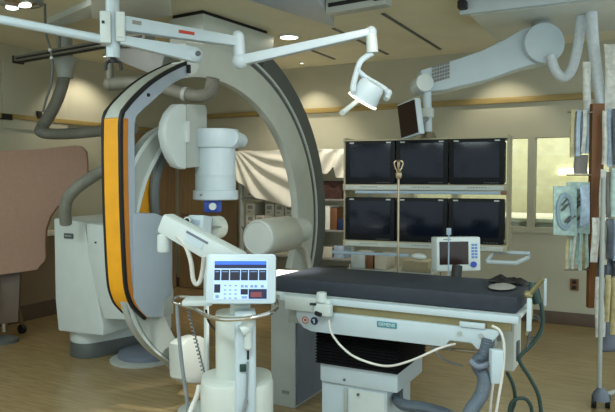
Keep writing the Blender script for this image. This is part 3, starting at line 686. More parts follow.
b = BM(); box(b, (-1.15, 3.048, .758), (.105, .006, .03)); hbad = part('badge', b, 'teal', hp_, .002, 'teal maker badge')
lettering('SIEMENS', .024, face_mtx((-1.15, 3.0442, .758), (0, -1, 0)), 'white', hbad)
for x in (-.78, -.68):
    b = BM(); cyl(b, (x, 3.05, .755), (x, 3.044, .755), .012, seg=14); part('cap_screw', b, 'grey', hp_)
b = BM(); bb(b, -.78, -.66, 3.04, 3.06, .79, .815); part('rail_clamp', b, 'white2', t, .004)
# under frame
b = BM(); bb(b, -1.75, -.62, 3.09, 3.58, .70, .79); part('under_frame', b, 'grey', t, .006)
# bellows
b = BM(); nz = 14; z0, z1 = .478, .715
for i in range(nz):
    a_ = z0+(z1-z0)*i/nz; c_ = z0+(z1-z0)*(i+1)/nz; m_ = (a_+c_)/2; g = .009
    for (q0, q1, e0, e1) in ((a_, m_, g, 0), (m_, c_, 0, g)):
        vs = []
        for (zq, e) in ((q0, e0), (q1, e1)):
            vs += [V(-1.605+e, 3.14+e, zq), V(-1.12-e, 3.14+e, zq), V(-1.12-e, 3.62-e, zq), V(-1.605+e, 3.62-e, zq)]
        quad_faces(b, vs, [(0, 1, 5, 4), (1, 2, 6, 5), (2, 3, 7, 6), (3, 0, 4, 7), (3, 2, 1, 0), (4, 5, 6, 7)])
part('bellows', b, 'bellow', t, ang=20)
b = BM(); bb(b, -1.59, -1.135, 3.17, 3.6, .37, .479); part('pedestal_top', b, 'white2', t, .012)
b = BM(); bb(b, -1.59, -1.2, 3.19, 3.58, 0, .375); hpd = part('pedestal', b, 'white2', t, .012)
b = BM(); bb(b, -1.42, -1.21, 3.182, 3.192, .03, .35); part('access_cover', b, 'white', hpd, .004)
b = BM(); bb(b, -1.45, -1.43, 3.18, 3.195, .1, .35); part('cover_hinge', b, 'grey', hpd, .004)
for x, z in ((-1.44, .40), (-1.36, .33)):
    b = BM(); cyl(b, (x, 3.165, z), (x, 3.175, z), .007, seg=12); part('screw', b, 'dgrey', hpd)
b = BM(); tube(b, [V(-1.25, 3.5, .3), ad(400, 403, 3.42), ad(425, 408, 3.36), ad(450, 416, 3.3), ad(470, 432, 3.25)], .03); part('floor_hose', b, 'darkhose', t)
# boxes hanging below the right end
b = BM(); bb(b, -.68, -.57, 3.3, 3.5, .53, .78); hcb = part('junction_box', b, 'cream', t, .01)
b = BM(); box(b, (-.565, 3.38, .62), (.012, .05, .1)); part('box_vent', b, 'dgrey', hcb, .004)
b = BM(); rb_ = ad(496, 366, 2.98); box(b, rb_, (.056, .05, .155), YAW); hcb2 = part('remote_box', b, 'white2', t, .008)
b = BM(); bb(b, -.70, -.66, 3.12, 3.16, .6, .8); part('box_bracket', b, 'midgrey', t, .005)
b = BM(); bb(b, -.63, -.60, 3.12, 3.16, .72, .84); part('box_bracket', b, 'midgrey', t, .005)
b = BM(); tube(b, [ad(488, 338, 3.05), ad(484, 355, 3.05), ad(477, 363, 3.05), ad(484, 378, 3.0), ad(481, 395, 2.95), ad(470, 412, 2.9), ad(455, 440, 2.85)], .031, 14, 14, corr=.035, every=1); part('corrugated_hose', b, 'darkhose', t)
b = BM(); tube(b, [ad(470, 361, 3.0), ad(478, 367, 2.98), ad(488, 364, 3.0)], .014); part('hose_strap', b, 'bluegrey', t)
b = BM(); tube(b, [ad(492, 326, 3.0), ad(500, 331, 2.98), ad(504, 345, 2.97), ad(503, 370, 2.96), ad(499, 395, 2.95), ad(494, 425, 2.93)], .0062); part('cream_cord', b, 'cable', t)
b = BM(); tube(b, [ad(494, 378, 3.08), ad(491, 400, 3.05), ad(489, 425, 3.05)], .006); part('cream_cord', b, 'cable', t)
b = BM(); tube(b, [ad(329, 320, 3.25), ad(331, 332, 3.22), ad(341, 346, 3.18), ad(357, 358, 3.14), ad(385, 366, 3.08), ad(410, 361, 3.02), ad(440, 348, 2.98), ad(455, 344, 3.05)], .0056); part('draped_cord', b, 'cable', t)
b = BM(); tube(b, [ad(430, 339, 3.2), ad(436, 352, 3.2), ad(445, 360, 3.25), ad(462, 366, 3.3)], .006); tube(b, [ad(447, 340, 3.2), ad(449, 350, 3.2)], .006); part('thin_cord', b, 'grcable', t)
b = BM(); tube(b, [ad(428, 347, 3.3), ad(478, 352, 3.15)], .007, 1); part('cross_rod', b, 'steel', t)
# right-end clamp, lever and green cords
b = BM(); bb(b, -.475, -.455, 3.05, 3.075, .80, .95); bb(b, -.475, -.462, 3.6, 3.62, .82, .965); part('end_post', b, 'white2', t, .004)
b = BM(); cyl(b, ad(527, 297, 3.05), ad(543, 279, 3.0), .011); sphere(b, ad(528, 295, 3.05), .022); part('clamp_lever', b, 'rail', t)
b = BM(); tube(b, [ad(530, 298, 3.05), ad(531, 315, 3.05), ad(526, 335, 3.05)], .009); part('clamp_rod', b, 'rail', t)
b = BM(); tube(b, [ad(536, 283, 3.1), ad(539, 296, 3.1), ad(542, 310, 3.1), ad(542, 327, 3.1), ad(533, 343, 3.1), ad(521, 355, 3.1), ad(520, 362, 3.1), ad(530, 378, 3.1), ad(538, 394, 3.1), ad(541, 412, 3.1), ad(541, 440, 3.1)], .0095); part('green_cord', b, 'gcable', t)
b = BM(); tube(b, [ad(507, 372, 3.15), ad(513, 385, 3.15), ad(515, 400, 3.15), ad(511, 415, 3.15), ad(512, 440, 3.15)], .009); tube(b, [ad(508, 420, 3.1), ad(511, 404, 3.1), ad(518, 398.5, 3.1), ad(527, 400, 3.1), ad(532, 412, 3.1), ad(533, 440, 3.1)], .009); part('green_cord', b, 'gcable', t)
b = BM(); tube(b, [ad(533, 284, 3.12), ad(534, 293, 3.1), ad(537, 303, 3.1)], .022); part('cord_bundle', b, 'gcable', t)
b = BM(); P = [ad(534+8*math.cos(a*.45), 325+12*math.sin(a*.45)+.2*a, 3.14) for a in range(30)]; tube(b, P, .0045, 2, 6); tube(b, [ad(531, 310, 3.1), ad(530, 330, 3.1), ad(527, 347, 3.1)], .006); part('thin_cord', b, 'dgrey', t)

# mattress and things on it
MX0, MX1 = -1.86, -.525
b = BM()
pl = [(MX0, 3.11), (MX1, 3.10), (MX1, 3.6), (MX0+.02, 3.6)]
prism(b, [(x, y, .863) for x, y in pl], (0, 0, .082)); solo('table_mattress', b, 'navy', 'dark navy mattress pad on the patient table', 'mattress', bevel=.016)
b = BM(); prism(b, [(-2.12, 3.22, .862), (MX0-.004, 3.12, .862), (MX0+.016, 3.6, .862), (-2.1, 3.58, .862)], (0, 0, .05)); solo('head_pad', b, 'cloth', 'bright white sheeted pad at the head end of the table', 'pad', bevel=.015)
b = BM()
prism(b, [(-2.13, 3.2, .845), (TX0-.002, 3.1, .845), (TX0-.002, 3.6, .845), (-2.11, 3.6, .845)], (0, 0, .016)); part('head_board', b, 'black', t, .003)
n = 22; bm_ = BM(); grid = []
for i in range(n+1):
    row = []
    for j in range(13):
        u_, v_ = i/n, j/12; x = -.73+.17*u_; y = 3.43+.12*v_
        e = min(u_, 1-u_, v_, 1-v_)*4
        z = 0.953+.024*min(1, e)*(.7+.5*math.sin(u_*9+v_*7)*math.cos(v_*8)); row.append(bm_.verts.new((x+.01*math.sin(v_*8), y+.012*math.sin(u_*11), z)))
    grid.append(row)
for i in range(n):
    for j in range(12): bm_.faces.new((grid[i][j], grid[i+1][j], grid[i+1][j+1], grid[i][j+1]))
o = solo('black_cloth', bm_, 'black', 'crumpled black cloth on the foot end of the navy mattress', 'cloth'); md = o.modifiers.new('s', 'SOLIDIFY'); md.thickness = .004
b = BM(); c = aZ(502, 287.5, .951); lathe(b, [(.07, 0), (.085, .004), (.06, .012), (.02, .016), (.001, .016)], c, sx=1.2, sy=.75); solo('cable_pad', b, 'carton2', 'flat grey oval pad in front of the black cloth on the mattress', 'pad')

# IV pole at the far table rail
p = aY(398, 262, 3.64); t = thing('drip_pole', 'thin warm metal drip pole with hooked head before the monitor bank', 'pole', (p.x, 3.64, .862))
zt = aY(398, 168, 3.64).z
b = BM(); cyl(b, (p.x, 3.64, .863), (p.x, 3.64, zt), .0065, seg=14); part('rod', b, 'brass', t)
b = BM(); bb(b, p.x-.02, p.x+.02, 3.62, 3.66, .8625, .9); part('rail_clamp', b, 'dgrey', t, .004)
for k in range(4):
    a = k*PI/2+.5; u_ = V(math.cos(a), math.sin(a), 0); q = V(p.x, 3.64, zt)
    b = BM(); tube(b, [q-V(0, 0, .03), q+u_*.018+V(0, 0, .0), q+u_*.026+V(0, 0, .03), q+u_*.012+V(0, 0, .045)], .0045, 5); part('hook', b, 'brass', t)
b = BM(); lathe(b, [(.012, -.035), (.02, -.02), (.02, .0), (.012, .01)], (p.x, 3.64, zt-.03)); part('collar', b, 'brass', t)

# patient vital-signs monitor
vm = face_mtx(ad(458.5, 254, 3.83), -Fv*1+Rv*.12+V(0, 0, .02)); sv = 3.83/645
t = thing('patient_monitor', 'small pale bedside monitor with dark brown screen behind the table', 'monitor', (ad(458, 270, 3.83).x, 3.63, .862))
b = BM(); box(b, (0, 0, -.05), (45.5*sv, 34*sv, .11), mtx=vm); hv = part('housing', b, 'white', t, .01)
b = BM(); box(b, (-5*sv, 1*sv, .006), (30*sv, 23*sv, .004), mtx=vm); part('screen', b, 'brownscreen', hv, .002)
b = BM()
for i in range(5):
    for j in range(2): box(b, ((14.5+j*3.4)*sv, (9-i*3.1)*sv, .006), (2.6*sv, 2*sv, .004), mtx=vm)
part('key', b, 'keyblue', hv)
b = BM(); cyl(b, vm @ V(15*sv, -10.5*sv, .004), vm @ V(15*sv, -10.5*sv, .014), 3*sv); part('dial', b, 'blue', hv)
b = BM(); box(b, (-12*sv, 14.6*sv, .006), (8*sv, 1*sv, .002), mtx=vm); part('name_strip', b, 'midgrey', hv)
q = ad(460, 272.5, 3.80); b = BM(); box(b, (q.x, 3.66, .886), (.2, .06, .044), 0); part('mount_base', b, 'black', t, .006)
b = BM(); cyl(b, (q.x, 3.665, .9), (q.x, 3.70, .99), .03); part('mount_arm', b, 'black', t)
p = aY(448.5, 272, 3.585); t = thing('lead_pole', 'thin pale rod standing in front of the small brown screen monitor', 'pole', (p.x, 3.585, .9505))
b = BM(); cyl(b, (p.x, 3.585, .951), (p.x, 3.585, aY(448.5, 234, 3.585).z), .0042, seg=12); part('rod', b, 'bluebar', t)
b = BM(); bb(b, p.x-.012, p.x+.012, 3.575, 3.595, aY(448.5, 235, 3.585).z, aY(448.5, 228, 3.585).z); part('clip', b, 'bluebar', t, .004)

# grey cabinet behind the table head end
gxc = aY(295, 400, 3.62).x; g0 = aY(271, 400, 3.62).x
t = thing('equipment_cabinet', 'tall grey metal cabinet on the floor beneath the table head end', 'cabinet', (gxc-.1, 3.8, 0))
b = BM(); bb(b, g0, gxc, 3.62, 4.02, .0, .78); part('body', b, 'grey', t, .008)
b = BM(); bb(b, gxc-.0, gxc+.008, 3.635, 4.01, .02, .77); part('side_panel', b, 'bluegrey', t, .003, 'dark blue grey side panel')
b = BM(); box(b, (gxc-.07, 3.616, .1), (.05, .006, .02)); part('name_plate', b, 'midgrey', t)

# ------------------------------------------------------------------ monitor bank on ceiling boom
# rack frame axes
bl, br = ad(344.5, 192, 5.06), ad(505.5, 191, 4.62)
mx = V(br.x-bl.x, br.y-bl.y, 0); BW = mx.length; mx.normalize(); my = V(-mx.y, mx.x, 0)
zt_, zb_ = 1.5+(178-140.6)*4.92/645, 1.5+(178-241.2)*4.92/645
rz = math.atan2(mx.y, mx.x)
mm = Matrix.Translation((bl.x, bl.y, 0)) @ Matrix.Rotation(rz, 4, 'Z')   # local x along bank, y away, z up
HM = (zt_-zb_); mh = HM*.432
z_low0, z_low1 = zb_, zb_+mh; z_up0, z_up1 = zt_-mh, zt_
t = thing('monitor_boom', 'ceiling boom with jointed white arm carrying the rack of six monitors', 'boom', (bl.x+.6, bl.y, ZC))
b = BM(); D = .36
for z0, z1 in ((z_up1, z_up1+.012), (z_up0-.05, z_up0-.003), (z_low0-.055, z_low0-.003)):
    box(b, (BW/2, D/2+.004, (z0+z1)/2), (BW+.03, D, z1-z0), mtx=mm)
for x in (-.012, BW+.012): box(b, (x, D/2+.02, (zt_+zb_)/2), (.016, D-.03, HM+.06), mtx=mm)
hr = part('rack', b, 'beige', t, .003)
b = BM()
for z0 in (z_up0-.027, z_low0-.03):
    box(b, (BW/2, -.004, z0), (BW-.02, .012, .036), mtx=mm)
part('control_strip', b, 'strip', hr, .002)
b = BM()
for z0 in (z_up0-.022, z_low0-.025):
    for k in range(3):
        for q in range(7): box(b, ((k+.5)/3*BW-.06+q*.02, -.011, z0), (.008, .004, .006), mtx=mm)
part('buttons', b, 'dgrey', hr)
b = BM(); box(b, (BW/2+.04, -.03, z_up0-.062), (BW-.12, .03, .022), mtx=mm); hq = part('grab_bar', b, 'bluebar', hr, .004)
b = BM(); box(b, (BW-.01, -.03, z_up0-.062), (.04, .034, .026), mtx=mm); part('bar_end', b, 'maroon', hr, .004)
b = BM(); box(b, (.22, -.04, z_low0-.1), (.62, .03, .022), mtx=mm); part('lower_bar', b, 'bluebar', hr, .004)
b = BM(); sphere(b, mm @ V(.6, -.05, z_low0-.105), .03, (2.0, 1, .85)); part('bar_handle', b, 'white', hr)
b = BM()
P = [mm @ V(*q) for q in ((BW-.12, -.05, z_low0-.12), (BW+.08, -.05, z_low0-.12), (BW+.16, .02, z_low0-.085), (BW+.17, .06, z_low0-.06), (BW-.08, .06, z_low0-.06))]
tube(b, P+[P[0]], .016, 1, 8); part('side_loop', b, 'white2', hr)
# column and arm
cb = ad(428, 140, 4.86); ct = ad(427, 92, 4.86)
b = BM(); cyl(b, (cb.x, cb.y, zt_+.012), (ct.x, ct.y, ct.z), .032); part('column', b, 'white2', t)
b = BM(); cyl(b, (cb.x, cb.y, zt_+.01), (cb.x, cb.y, zt_+.06), .07, .045); part('column_flange', b, 'steel', t)
b = BM(); box(b, (cb.x, cb.y, ad(428, 113, 4.86).z), (.075, .07, .07), rz); part('column_collar', b, 'white', t, .006)
disc = ad(423, 84, 4.84)
b = BM(); dn = (-Fv+Rv*.1).normalized(); cyl(b, disc-dn*.12, disc+dn*.06, .072, .066); part('joint_cap', b, 'white', t, .006)
# arm silhouette as a thick curved beam
ap = [(420, 70), (440, 64), (462, 57), (482, 50), (503, 40), (522, 29), (536, 24.5), (548, 26), (557, 36), (558, 48), (553, 58), (544, 63.5), (530, 65.5), (512, 71), (490, 79), (466, 85), (445, 90), (428, 92)]
pd = lambda x: 4.86-(x-420)*.0006
b = BM(); prism(b, [ad(x, y, pd(x)) for x, y in ap], Fv*.2+V(0, 0, 0)); harm2 = part('arm', b, 'white2', t, .02)
b = BM()
for i in range(7):
    for j in range(5):
        x = 433+i*2.6; y = 67+j*3.6-(i*.75); q = ad(x, y, pd(x)-.006); box(b, q, (.013, .012, .018), YAW)
part('vent_grille', b, 'carton2', harm2)
b = BM(); hpv = ad(543, 44, 4.78); cyl(b, hpv+Fv*.12, hpv-Fv*.04, .155, .15); part('shoulder_disc', b, 'white2', t, .012)
b = BM(); sp = ad(545, 24, 4.85)+Fv*.08; cyl(b, (sp.x, sp.y, sp.z-.05), (sp.x, sp.y, 2.68), .075); part('ceiling_swivel', b, 'grey', t)
# small side screen
fm = face_mtx(ad(408, 119, 4.7), (ad(380, 122, 4.3)-ad(408, 119, 4.7)).normalized()*.6-Rv*.6+V(0, 0, .02), Uv+Rv*-.22)
b = BM(); box(b, (0, 0, -.025), (.22, .265, .05), mtx=fm); hsd = part('side_display', b, 'white2', t, .012)
b = BM(); box(b, (0, 0, .002), (.2, .24, .006), mtx=fm); part('display_panel', b, 'brownscreen', hsd)
b = BM(); cyl(b, fm @ V(0, -.04, -.05), (cb.x, cb.y, ad(428, 118, 4.86).z), .02); part('display_bracket', b, 'midgrey', t)

# CRT monitors
mw = (BW-.012)/3
def crt():
    r = thing('crt_monitor', 'x', 'monitor', (0, 0, 0), 'six monitors in the hanging rack')
    hw = mw/2-.004
    b = BM(); z1 = mh
    bb(b, -hw, hw, 0, .05, .0, z1); h = part('bezel', b, 'bezel', r, .008, local=True)
    b = BM(); prism(b, [(-hw+.012, .05, .01), (hw-.012, .05, .01), (hw-.012, .05, z1-.012), (-hw+.012, .05, z1-.012)], (0, .28, 0)); part('shell', b, 'beige', r, .008, local=True)
    # curved tube face
    b = BM(); n = 12; g = []
    for i in range(n+1):
        row = []
        for j in range(n+1):
            u_, v_ = i/n*2-1, j/n*2-1
            row.append(b.verts.new((u_*(hw-.035), -.012+.012*(u_*u_+v_*v_)/2, z1/2+.012+v_*(z1/2-.037))))
        g.append(row)
    for i in range(n):
        for j in range(n): b.faces.new((g[i][j], g[i+1][j], g[i+1][j+1], g[i][j+1]))
    ed = [e for e in b.edges if len(e.link_faces) == 1]
    ret = bmesh.ops.extrude_edge_only(b, edges=ed)
    bmesh.ops.translate(b, vec=(0, .014, 0), verts=[v for v in ret['geom'] if isinstance(v, bmesh.types.BMVert)])
    part('screen', b, 'screen', h, local=True, ang=60)
    for x in (-hw+.05, hw-.05):
        b = BM(); bb(b, x-.018, x+.018, -.003, .0, z1-.02, z1-.01); part('tag', b, 'strip', h, local=True)
    b = BM()
    for q in range(5): bb(b, hw-.14+q*.022, hw-.128+q*.022, -.003, .001, .008, .014)
    part('bezel_buttons', b, 'dgrey', h, local=True)
    return r
proto = crt(); k = 0
pos = {0: 'left', 1: 'middle', 2: 'right'}
for row, z0 in (('upper', z_up0), ('lower', z_low0)):
    for i in range(3):
        loc = mm @ V(.006+mw*(i+.5), 0, z0); lab = f'{pos[i]} black monitor in the {row} row of the hanging rack'
        if k == 0: proto.location = loc; proto['label'] = lab; proto.rotation_euler = (0, 0, rz)
        else: dup(proto, loc, lab, rz)
        k += 1

# ------------------------------------------------------------------ storage rack by the back wall, boxes, sheet
SY0, SY1 = 6.35, 6.85
sx0, sx1 = aY(241, 200, SY0).x, aY(352, 200, SY0).x
t = thing('storage_rack', 'open metal storage rack along the back wall behind the arch', 'rack', ((sx0+sx1)/2, SY0, 0))
b = BM()
for x in (sx0, (sx0+sx1)/2, sx1):
    for y in (SY0+.02, SY1): bb(b, x-.015, x+.015, y-.015, y+.015, 0, 1.8)
part('posts', b, 'steel', t) if False else b.free()
for x in (sx0, (sx0+sx1)/2+.03, sx1):
    for y in (SY0+.02, SY1): b = BM(); bb(b, x-.015, x+.015, y-.015, y+.015, 0, 1.79); part('upright', b, 'grey', t)
SH = (.35, .62, .93, 1.27, 1.62, 1.8)
for z in SH: b = BM(); bb(b, sx0, sx1, SY0, SY1, z-.02, z); part('shelf', b, 'carton2', t, .003)
def carton():
    r = thing('carton', 'x', 'carton', (0, 0, 0), 'white cartons on the storage rack')
    b = BM(); bb(b, -.06, .06, 0, .3, 0, .135); h = part('box_body', b, 'carton', r, .003, local=True)
    b = BM(); bb(b, -.035, .03, -.002, 0, .07, .11); bb(b, -.035, .005, -.002, 0, .03, .045); part('print', b, 'carton2', h, local=True)
    return r
pc = carton(); k = 0; rown = {.62: 'third shelf from the top', .93: 'fourth', 1.27: 'x'}
NC = 6; sh_name = {1.27: 'shelf below the hanging sheet', .93: 'the middle rack shelf', .62: 'the low rack shelf'}
ords = ['first', 'second', 'third', 'fourth', 'fifth', 'sixth']
for z in (1.27, .93, .62):
    for st in range(2):
        for i in range(NC):
            if st and (i+int(z*100)) % 5 == 4: continue
            loc = V(sx0+.1+i*.131, SY0+.045+.015*random.random(), z+.136*st+.0005)
            lab = f'white carton, {ords[i]} from left, {"upper" if st else "lower"} layer on {sh_name[z]}'
            if k == 0: pc.location = loc; pc['label'] = lab; r = pc
            else: r = dup(pc, loc, lab, random.uniform(-.015, .015))
            k += 1
mid = (sx0+sx1)/2
xr = lambda px: aY(px, 200, SY0+.05).x
def item(name, px0, px1, py0, py1, mname, label, cat, Y=SY0+.04, dep=.25, snap=None, bev=.006):
    a, c = aY(px0, py1, Y), aY(px1, py0, Y); z0, z1 = a.z, c.z
    if snap is not None: z1 = snap+(z1-z0); z0 = snap+.0005
    b = BM(); bb(b, a.x, c.x, Y, Y+dep, z0, z1); return solo(name, b, mname, label, cat, bevel=bev)
item('storage_basket', 321, 342, 168, 186, 'brownbox', 'dark brown basket on the rack under the white sheet right of the arch', 'basket', snap=1.27+.136*0+.15 if False else 1.27)
item('storage_box', 322, 330, 189, 213, 'cwhite', 'tall white box on the rack right of the arch beside a red pack', 'box', snap=.93)
item('supply_pack', 330.5, 337, 190, 212, 'maroon', 'dark red upright pack on the rack right of the arch', 'pack', snap=.93)
item('supply_pack', 337.5, 344, 206, 217, 'dblue', 'dark blue pack on the rack beside the monitor bank', 'pack', snap=.93)
item('storage_box', 322, 332, 232, 242, 'carton', 'low white box on the low rack shelf right of the arch', 'box', snap=.62)
item('storage_box', 334, 344, 230, 242, 'paleblue', 'pale blue box on the low rack shelf beside the monitor bank', 'box', snap=.62)
item('storage_box', 320, 344, 250, 262, 'carton2', 'grey flat box on the lowest visible rack shelf', 'box', snap=.35)
# sheet draped over the rack top and front
n, mR = 110, 60; bm_ = BM(); G = []
tops = lambda u_: 1.83
def hem(u_):   # drop of the front hem
    px = 240+(352-240)*u_
    if px < 262: y = 178+(px-240)*.9
    elif px < 297: y = 198+(px-262)*.28
    elif px < 318: y = 207-(px-297)*1.9
    elif px < 336: y = 166+8*math.sin((px-318)/18*PI)
    else: y = 178
    return y
for i in range(n+1):
    u_ = i/n; row = []
    x = sx0-.04+(sx1-sx0+.08)*u_
    zh = aY(240+112*u_, hem(u_), SY0-.05).z
    for j in range(mR+1):
        v_ = j/mR
        if v_ < .25: y = SY1-.02-(SY1-SY0+.03)*(v_/.25); z = 1.812+.006*math.sin(u_*20)
        else:
            w_ = (v_-.25)/.75; z = 1.81-(1.81-zh)*w_
            px = 240+112*u_; yy = 150+(hem(u_)-150)*w_
            if px < 312: th = math.atan2(yy-146+2, px-236); sag = math.sin(th*24+.8*math.sin(px*.09)); am = .026*min(1, math.hypot(px-236, yy-146)/40)
            else: sag = math.sin((px-312)*.42+(yy-150)*.22); am = .03
            y = SY0-.075-am*sag*min(1, w_*6)
        row.append(bm_.verts.new((x, y, z)))
    G.append(row)
for i in range(n):
    for j in range(mR): bm_.faces.new((G[i][j], G[i+1][j], G[i+1][j+1], G[i][j+1]))
o = solo('dust_sheet', bm_, 'cloth', 'white dust sheet draped in folds over the storage rack', 'sheet', ang=80); md = o.modifiers.new('s', 'SOLIDIFY'); md.thickness = .004

# low equipment seen under the monitors (on a side cart)
CY0 = 5.75
cx0, cx1 = aY(347, 255, CY0).x, aY(432, 255, CY0).x
t = thing('supply_cart', 'low grey supply cart under the monitor bank', 'cart', ((cx0+cx1)/2, CY0, 0))
for z in (.2, .62): b = BM(); bb(b, cx0, cx1, CY0, CY0+.4, z-.02, z); part('shelf', b, 'grey', t, .004)
for x in (cx0+.02, cx1-.02):
    for y in (CY0+.02, CY0+.38): b = BM(); cyl(b, (x, y, .02), (x, y, .66), .014); part('leg', b, 'steel', t)
item('instrument_box', 351, 365, 252, 266, 'white', 'pale instrument box on the cart under the left monitor', 'box', Y=CY0+.05, snap=.62)
item('instrument_box', 366, 373, 252, 266, 'maroon', 'brown box between two pale boxes on the cart', 'box', Y=CY0+.05, snap=.62)
item('instrument_box', 374.5, 386, 252, 266, 'carton', 'cream instrument box on the cart left of the drip pole', 'box', Y=CY0+.05, snap=.62)
item('instrument_box', 402, 428, 257, 266, 'beige', 'flat beige box on the cart right of the drip pole', 'box', Y=CY0+.05, snap=.62)

# ------------------------------------------------------------------ ducts and hanging cable (left)
t = thing('flexible_duct', 'grey flexible duct dropping from the ceiling and bending along the left wall', 'duct', tuple(aZ(64, 62, ZC)))
b = BM(); P = [ad(65, 68, 5.9), ad(63.5, 80, 5.9), ad(59, 95, 5.9), ad(53, 109, 5.95), ad(46, 121, 6.0), ad(42, 127, 6.0)]
P0 = P[0]; tube(b, P, .054, 14, 16, corr=.03, every=1); part('hose', b, 'duct', t)
b = BM(); lathe(b, [(.11, .09), (.11, .06), (.075, .0), (.07, -.09)], P0); cyl(b, P0+V(0, 0, .08), (P0.x, P0.y, ZC), .07); part('ceiling_collar', b, 'grey', t)
b = BM(); tube(b, [ad(42, 127, 6.0), ad(40, 131, 6.0), ad(46, 133.5, 5.98), ad(62, 134, 5.95), ad(80, 133, 5.85), ad(110, 130, 5.7), ad(135, 128, 5.6)], .05, 14, 16, corr=.03, every=1); part('hose', b, 'duct', t)
t = thing('flexible_duct', 'grey flexible duct curving down into the top of the floor stand', 'duct', tuple(ad(66, 217, 5.0)))
b = BM(); tube(b, [ad(125, 160, 4.9), ad(104, 170, 4.95), ad(91, 178, 5.0), ad(78, 187, 5.0), ad(68, 198, 5.0), ad(65, 209, 5.0), ad(66, 224, 5.05)], .046, 14, 16, corr=.03, every=1); part('hose', b, 'duct', t)
t = thing('flexible_duct', 'grey flexible duct running behind the yellow c-arm up to the arch', 'duct', tuple(ad(212, 80, 4.95)))
b = BM(); tube(b, [ad(112, 84, 5.2), ad(135, 83, 5.2), ad(160, 87, 5.1), ad(180, 93, 5.05), ad(200, 96, 5.0), ad(210, 91, 4.98), ad(213, 78, 4.95)], .052, 14, 16, corr=.03, every=1); part('hose', b, 'duct', t)
b = BM(); p = ad(184, 94, 5.04); q = ad(187.5, 94.7, 5.03); cyl(b, p, q, .058); part('coupling', b, 'grey', t)
b = BM(); p = ad(110, 84, 5.22); cyl(b, p, (p.x, p.y, ZC), .03); sphere(b, p, .054); part('drop_support', b, 'duct', t)
b = BM(); bar(b, ad(114, 52, 5.3), ad(166, 66, 5.1), .1, .2, .1); pq = ad(130, 54, 5.25); cyl(b, pq, (pq.x, pq.y, ZC), .03)
solo('support_arm', b, 'midgrey', 'grey tapering support arm on the ceiling behind the white boom arms', 'arm', bevel=.01)
t = thing('hanging_cable', 'thin dark cable hanging from the ceiling at upper left', 'cable', tuple(aZ(44, -20, ZC)))
q0 = ad(45, 0, 5.0)
b = BM(); tube(b, [(q0.x, q0.y, ZC), ad(45, 12, 5.0), ad(46.5, 35, 5.0), ad(51, 52, 5.0), ad(52.5, 66, 5.0), ad(51, 84, 5.0), ad(46, 100, 5.0), ad(43, 112, 5.0)], .009); part('cord', b, 'dgrey', t)
for x, y in ((50, 50), (51.5, 58)): b = BM(); sphere(b, ad(x, y, 5.0), .014); part('bead', b, 'white', t)

# ------------------------------------------------------------------ pink lead shield on a castor stand
DS = 5.75
t = thing('lead_shield', 'large dusty pink shield panel on a castor stand at left edge', 'shield', tuple(aZ(20, 335, 0)))
sh = [(-45, 152), (0, 151), (40, 149), (74, 145.5), (81, 146), (86, 151), (87, 160), (88, 186), (80, 192), (66, 200), (57, 207), (50, 217), (46, 229), (45, 246), (46, 257), (44, 262), (40, 266), (37, 270), (20, 272.5), (0, 275), (-45, 278)]
b = BM(); prism(b, [ad(x, y, DS+(x-40)*.002) for x, y in sh], Fv*.05); part('panel', b, 'pink', t, .012)
pc_ = ad(2, 210, DS+.1); 
b = BM(); cyl(b, (pc_.x, pc_.y, .1), (pc_.x, pc_.y, ad(2, 190, DS).z), .03); part('post', b, 'steel', t)
for (fx, fy) in ((22, 327), (-20, 345)):
    f_ = aZ(fx, fy, .06); b = BM(); tube(b, [ad(8, 262, DS+.1), ad(15, 296, DS+.36), f_+V(0, 0, .03)] if fx > 0 else [ad(2, 270, DS+.1), f_+V(0, 0, .03)], .02, 4); part('leg', b, 'steel', t)
    b = BM(); cyl(b, f_+V(0, -.02, -.018), f_+V(0, .02, -.018), .042); part('castor', b, 'black', t)
f_ = V(pc_.x, pc_.y, .05); b = BM(); lathe(b, [(.12, 0.0), (.12, .03), (.04, .06)], (pc_.x, pc_.y, 0)); part('foot', b, 'dgrey', t)
b = BM(); prism(b, [ad(x, y, DS+.05) for x, y in ((-45, 272), (20, 268), (19, 300), (18, 322), (-45, 330))], Fv*.04); part('lower_flap', b, 'base', t, .008, 'dark brown lower flap')
b = BM(); p = ad(2, 207, DS-.03); box(b, p, (.07, .05, .05), YAW); part('clip', b, 'keyblue', t, .01)

# ------------------------------------------------------------------ right: hoses, catheter rack
t = thing('supply_hose', 'white looped hose hanging from the ceiling carriage beside the boom shoulder', 'hose', (ad(582, 12, 4.8).x, ad(582, 12, 4.8).y, 2.68))
b = BM(); tube(b, [ad(551, 56, 4.72), ad(554, 68, 4.7), ad(560, 76, 4.7), ad(567, 76, 4.7), ad(573, 66, 4.7), ad(578, 45, 4.7), ad(581, 20, 4.7), ad(581.5, 8, 4.7)], .036, 14, 14, corr=.03, every=1); part('hose', b, 'hose', t)
t = thing('supply_hose', 'white straight hose dropping from the ceiling onto the pouch rack', 'hose', (ad(592, 14, 4.6).x, ad(592, 14, 4.6).y, 2.68))
b = BM(); tube(b, [ad(591, 6, 4.6), ad(593, 40, 4.6), ad(597, 75, 4.58), ad(602, 108, 4.55)], .04, 14, 14, corr=.02, every=1); part('hose', b, 'hose', t)
DR = 4.4
t = thing('catheter_rack', 'brown wooden rack on a metal leg at the right picture edge', 'rack', tuple(aZ(600, 405, 0)))
up0, up1 = ad(588.5, 200, DR), ad(602, 200, DR)
zr0, zr1 = 1.5+(178-309)*DR/645, 1.5+(178-104)*DR/645
b = BM(); c = (up0+up1)/2; box(b, (c.x, c.y+.02, (zr0+zr1)/2), ((up1-up0).length*.92, .05, zr1-zr0), YAW); part('board', b, 'maroon', t, .006)
fc = aZ(599, 404, .03)
b = BM(); cyl(b, (fc.x, fc.y, .06), (fc.x, fc.y, 1.5), .014); part('leg', b, 'grey', t)
rr = ad(640, 200, DR)
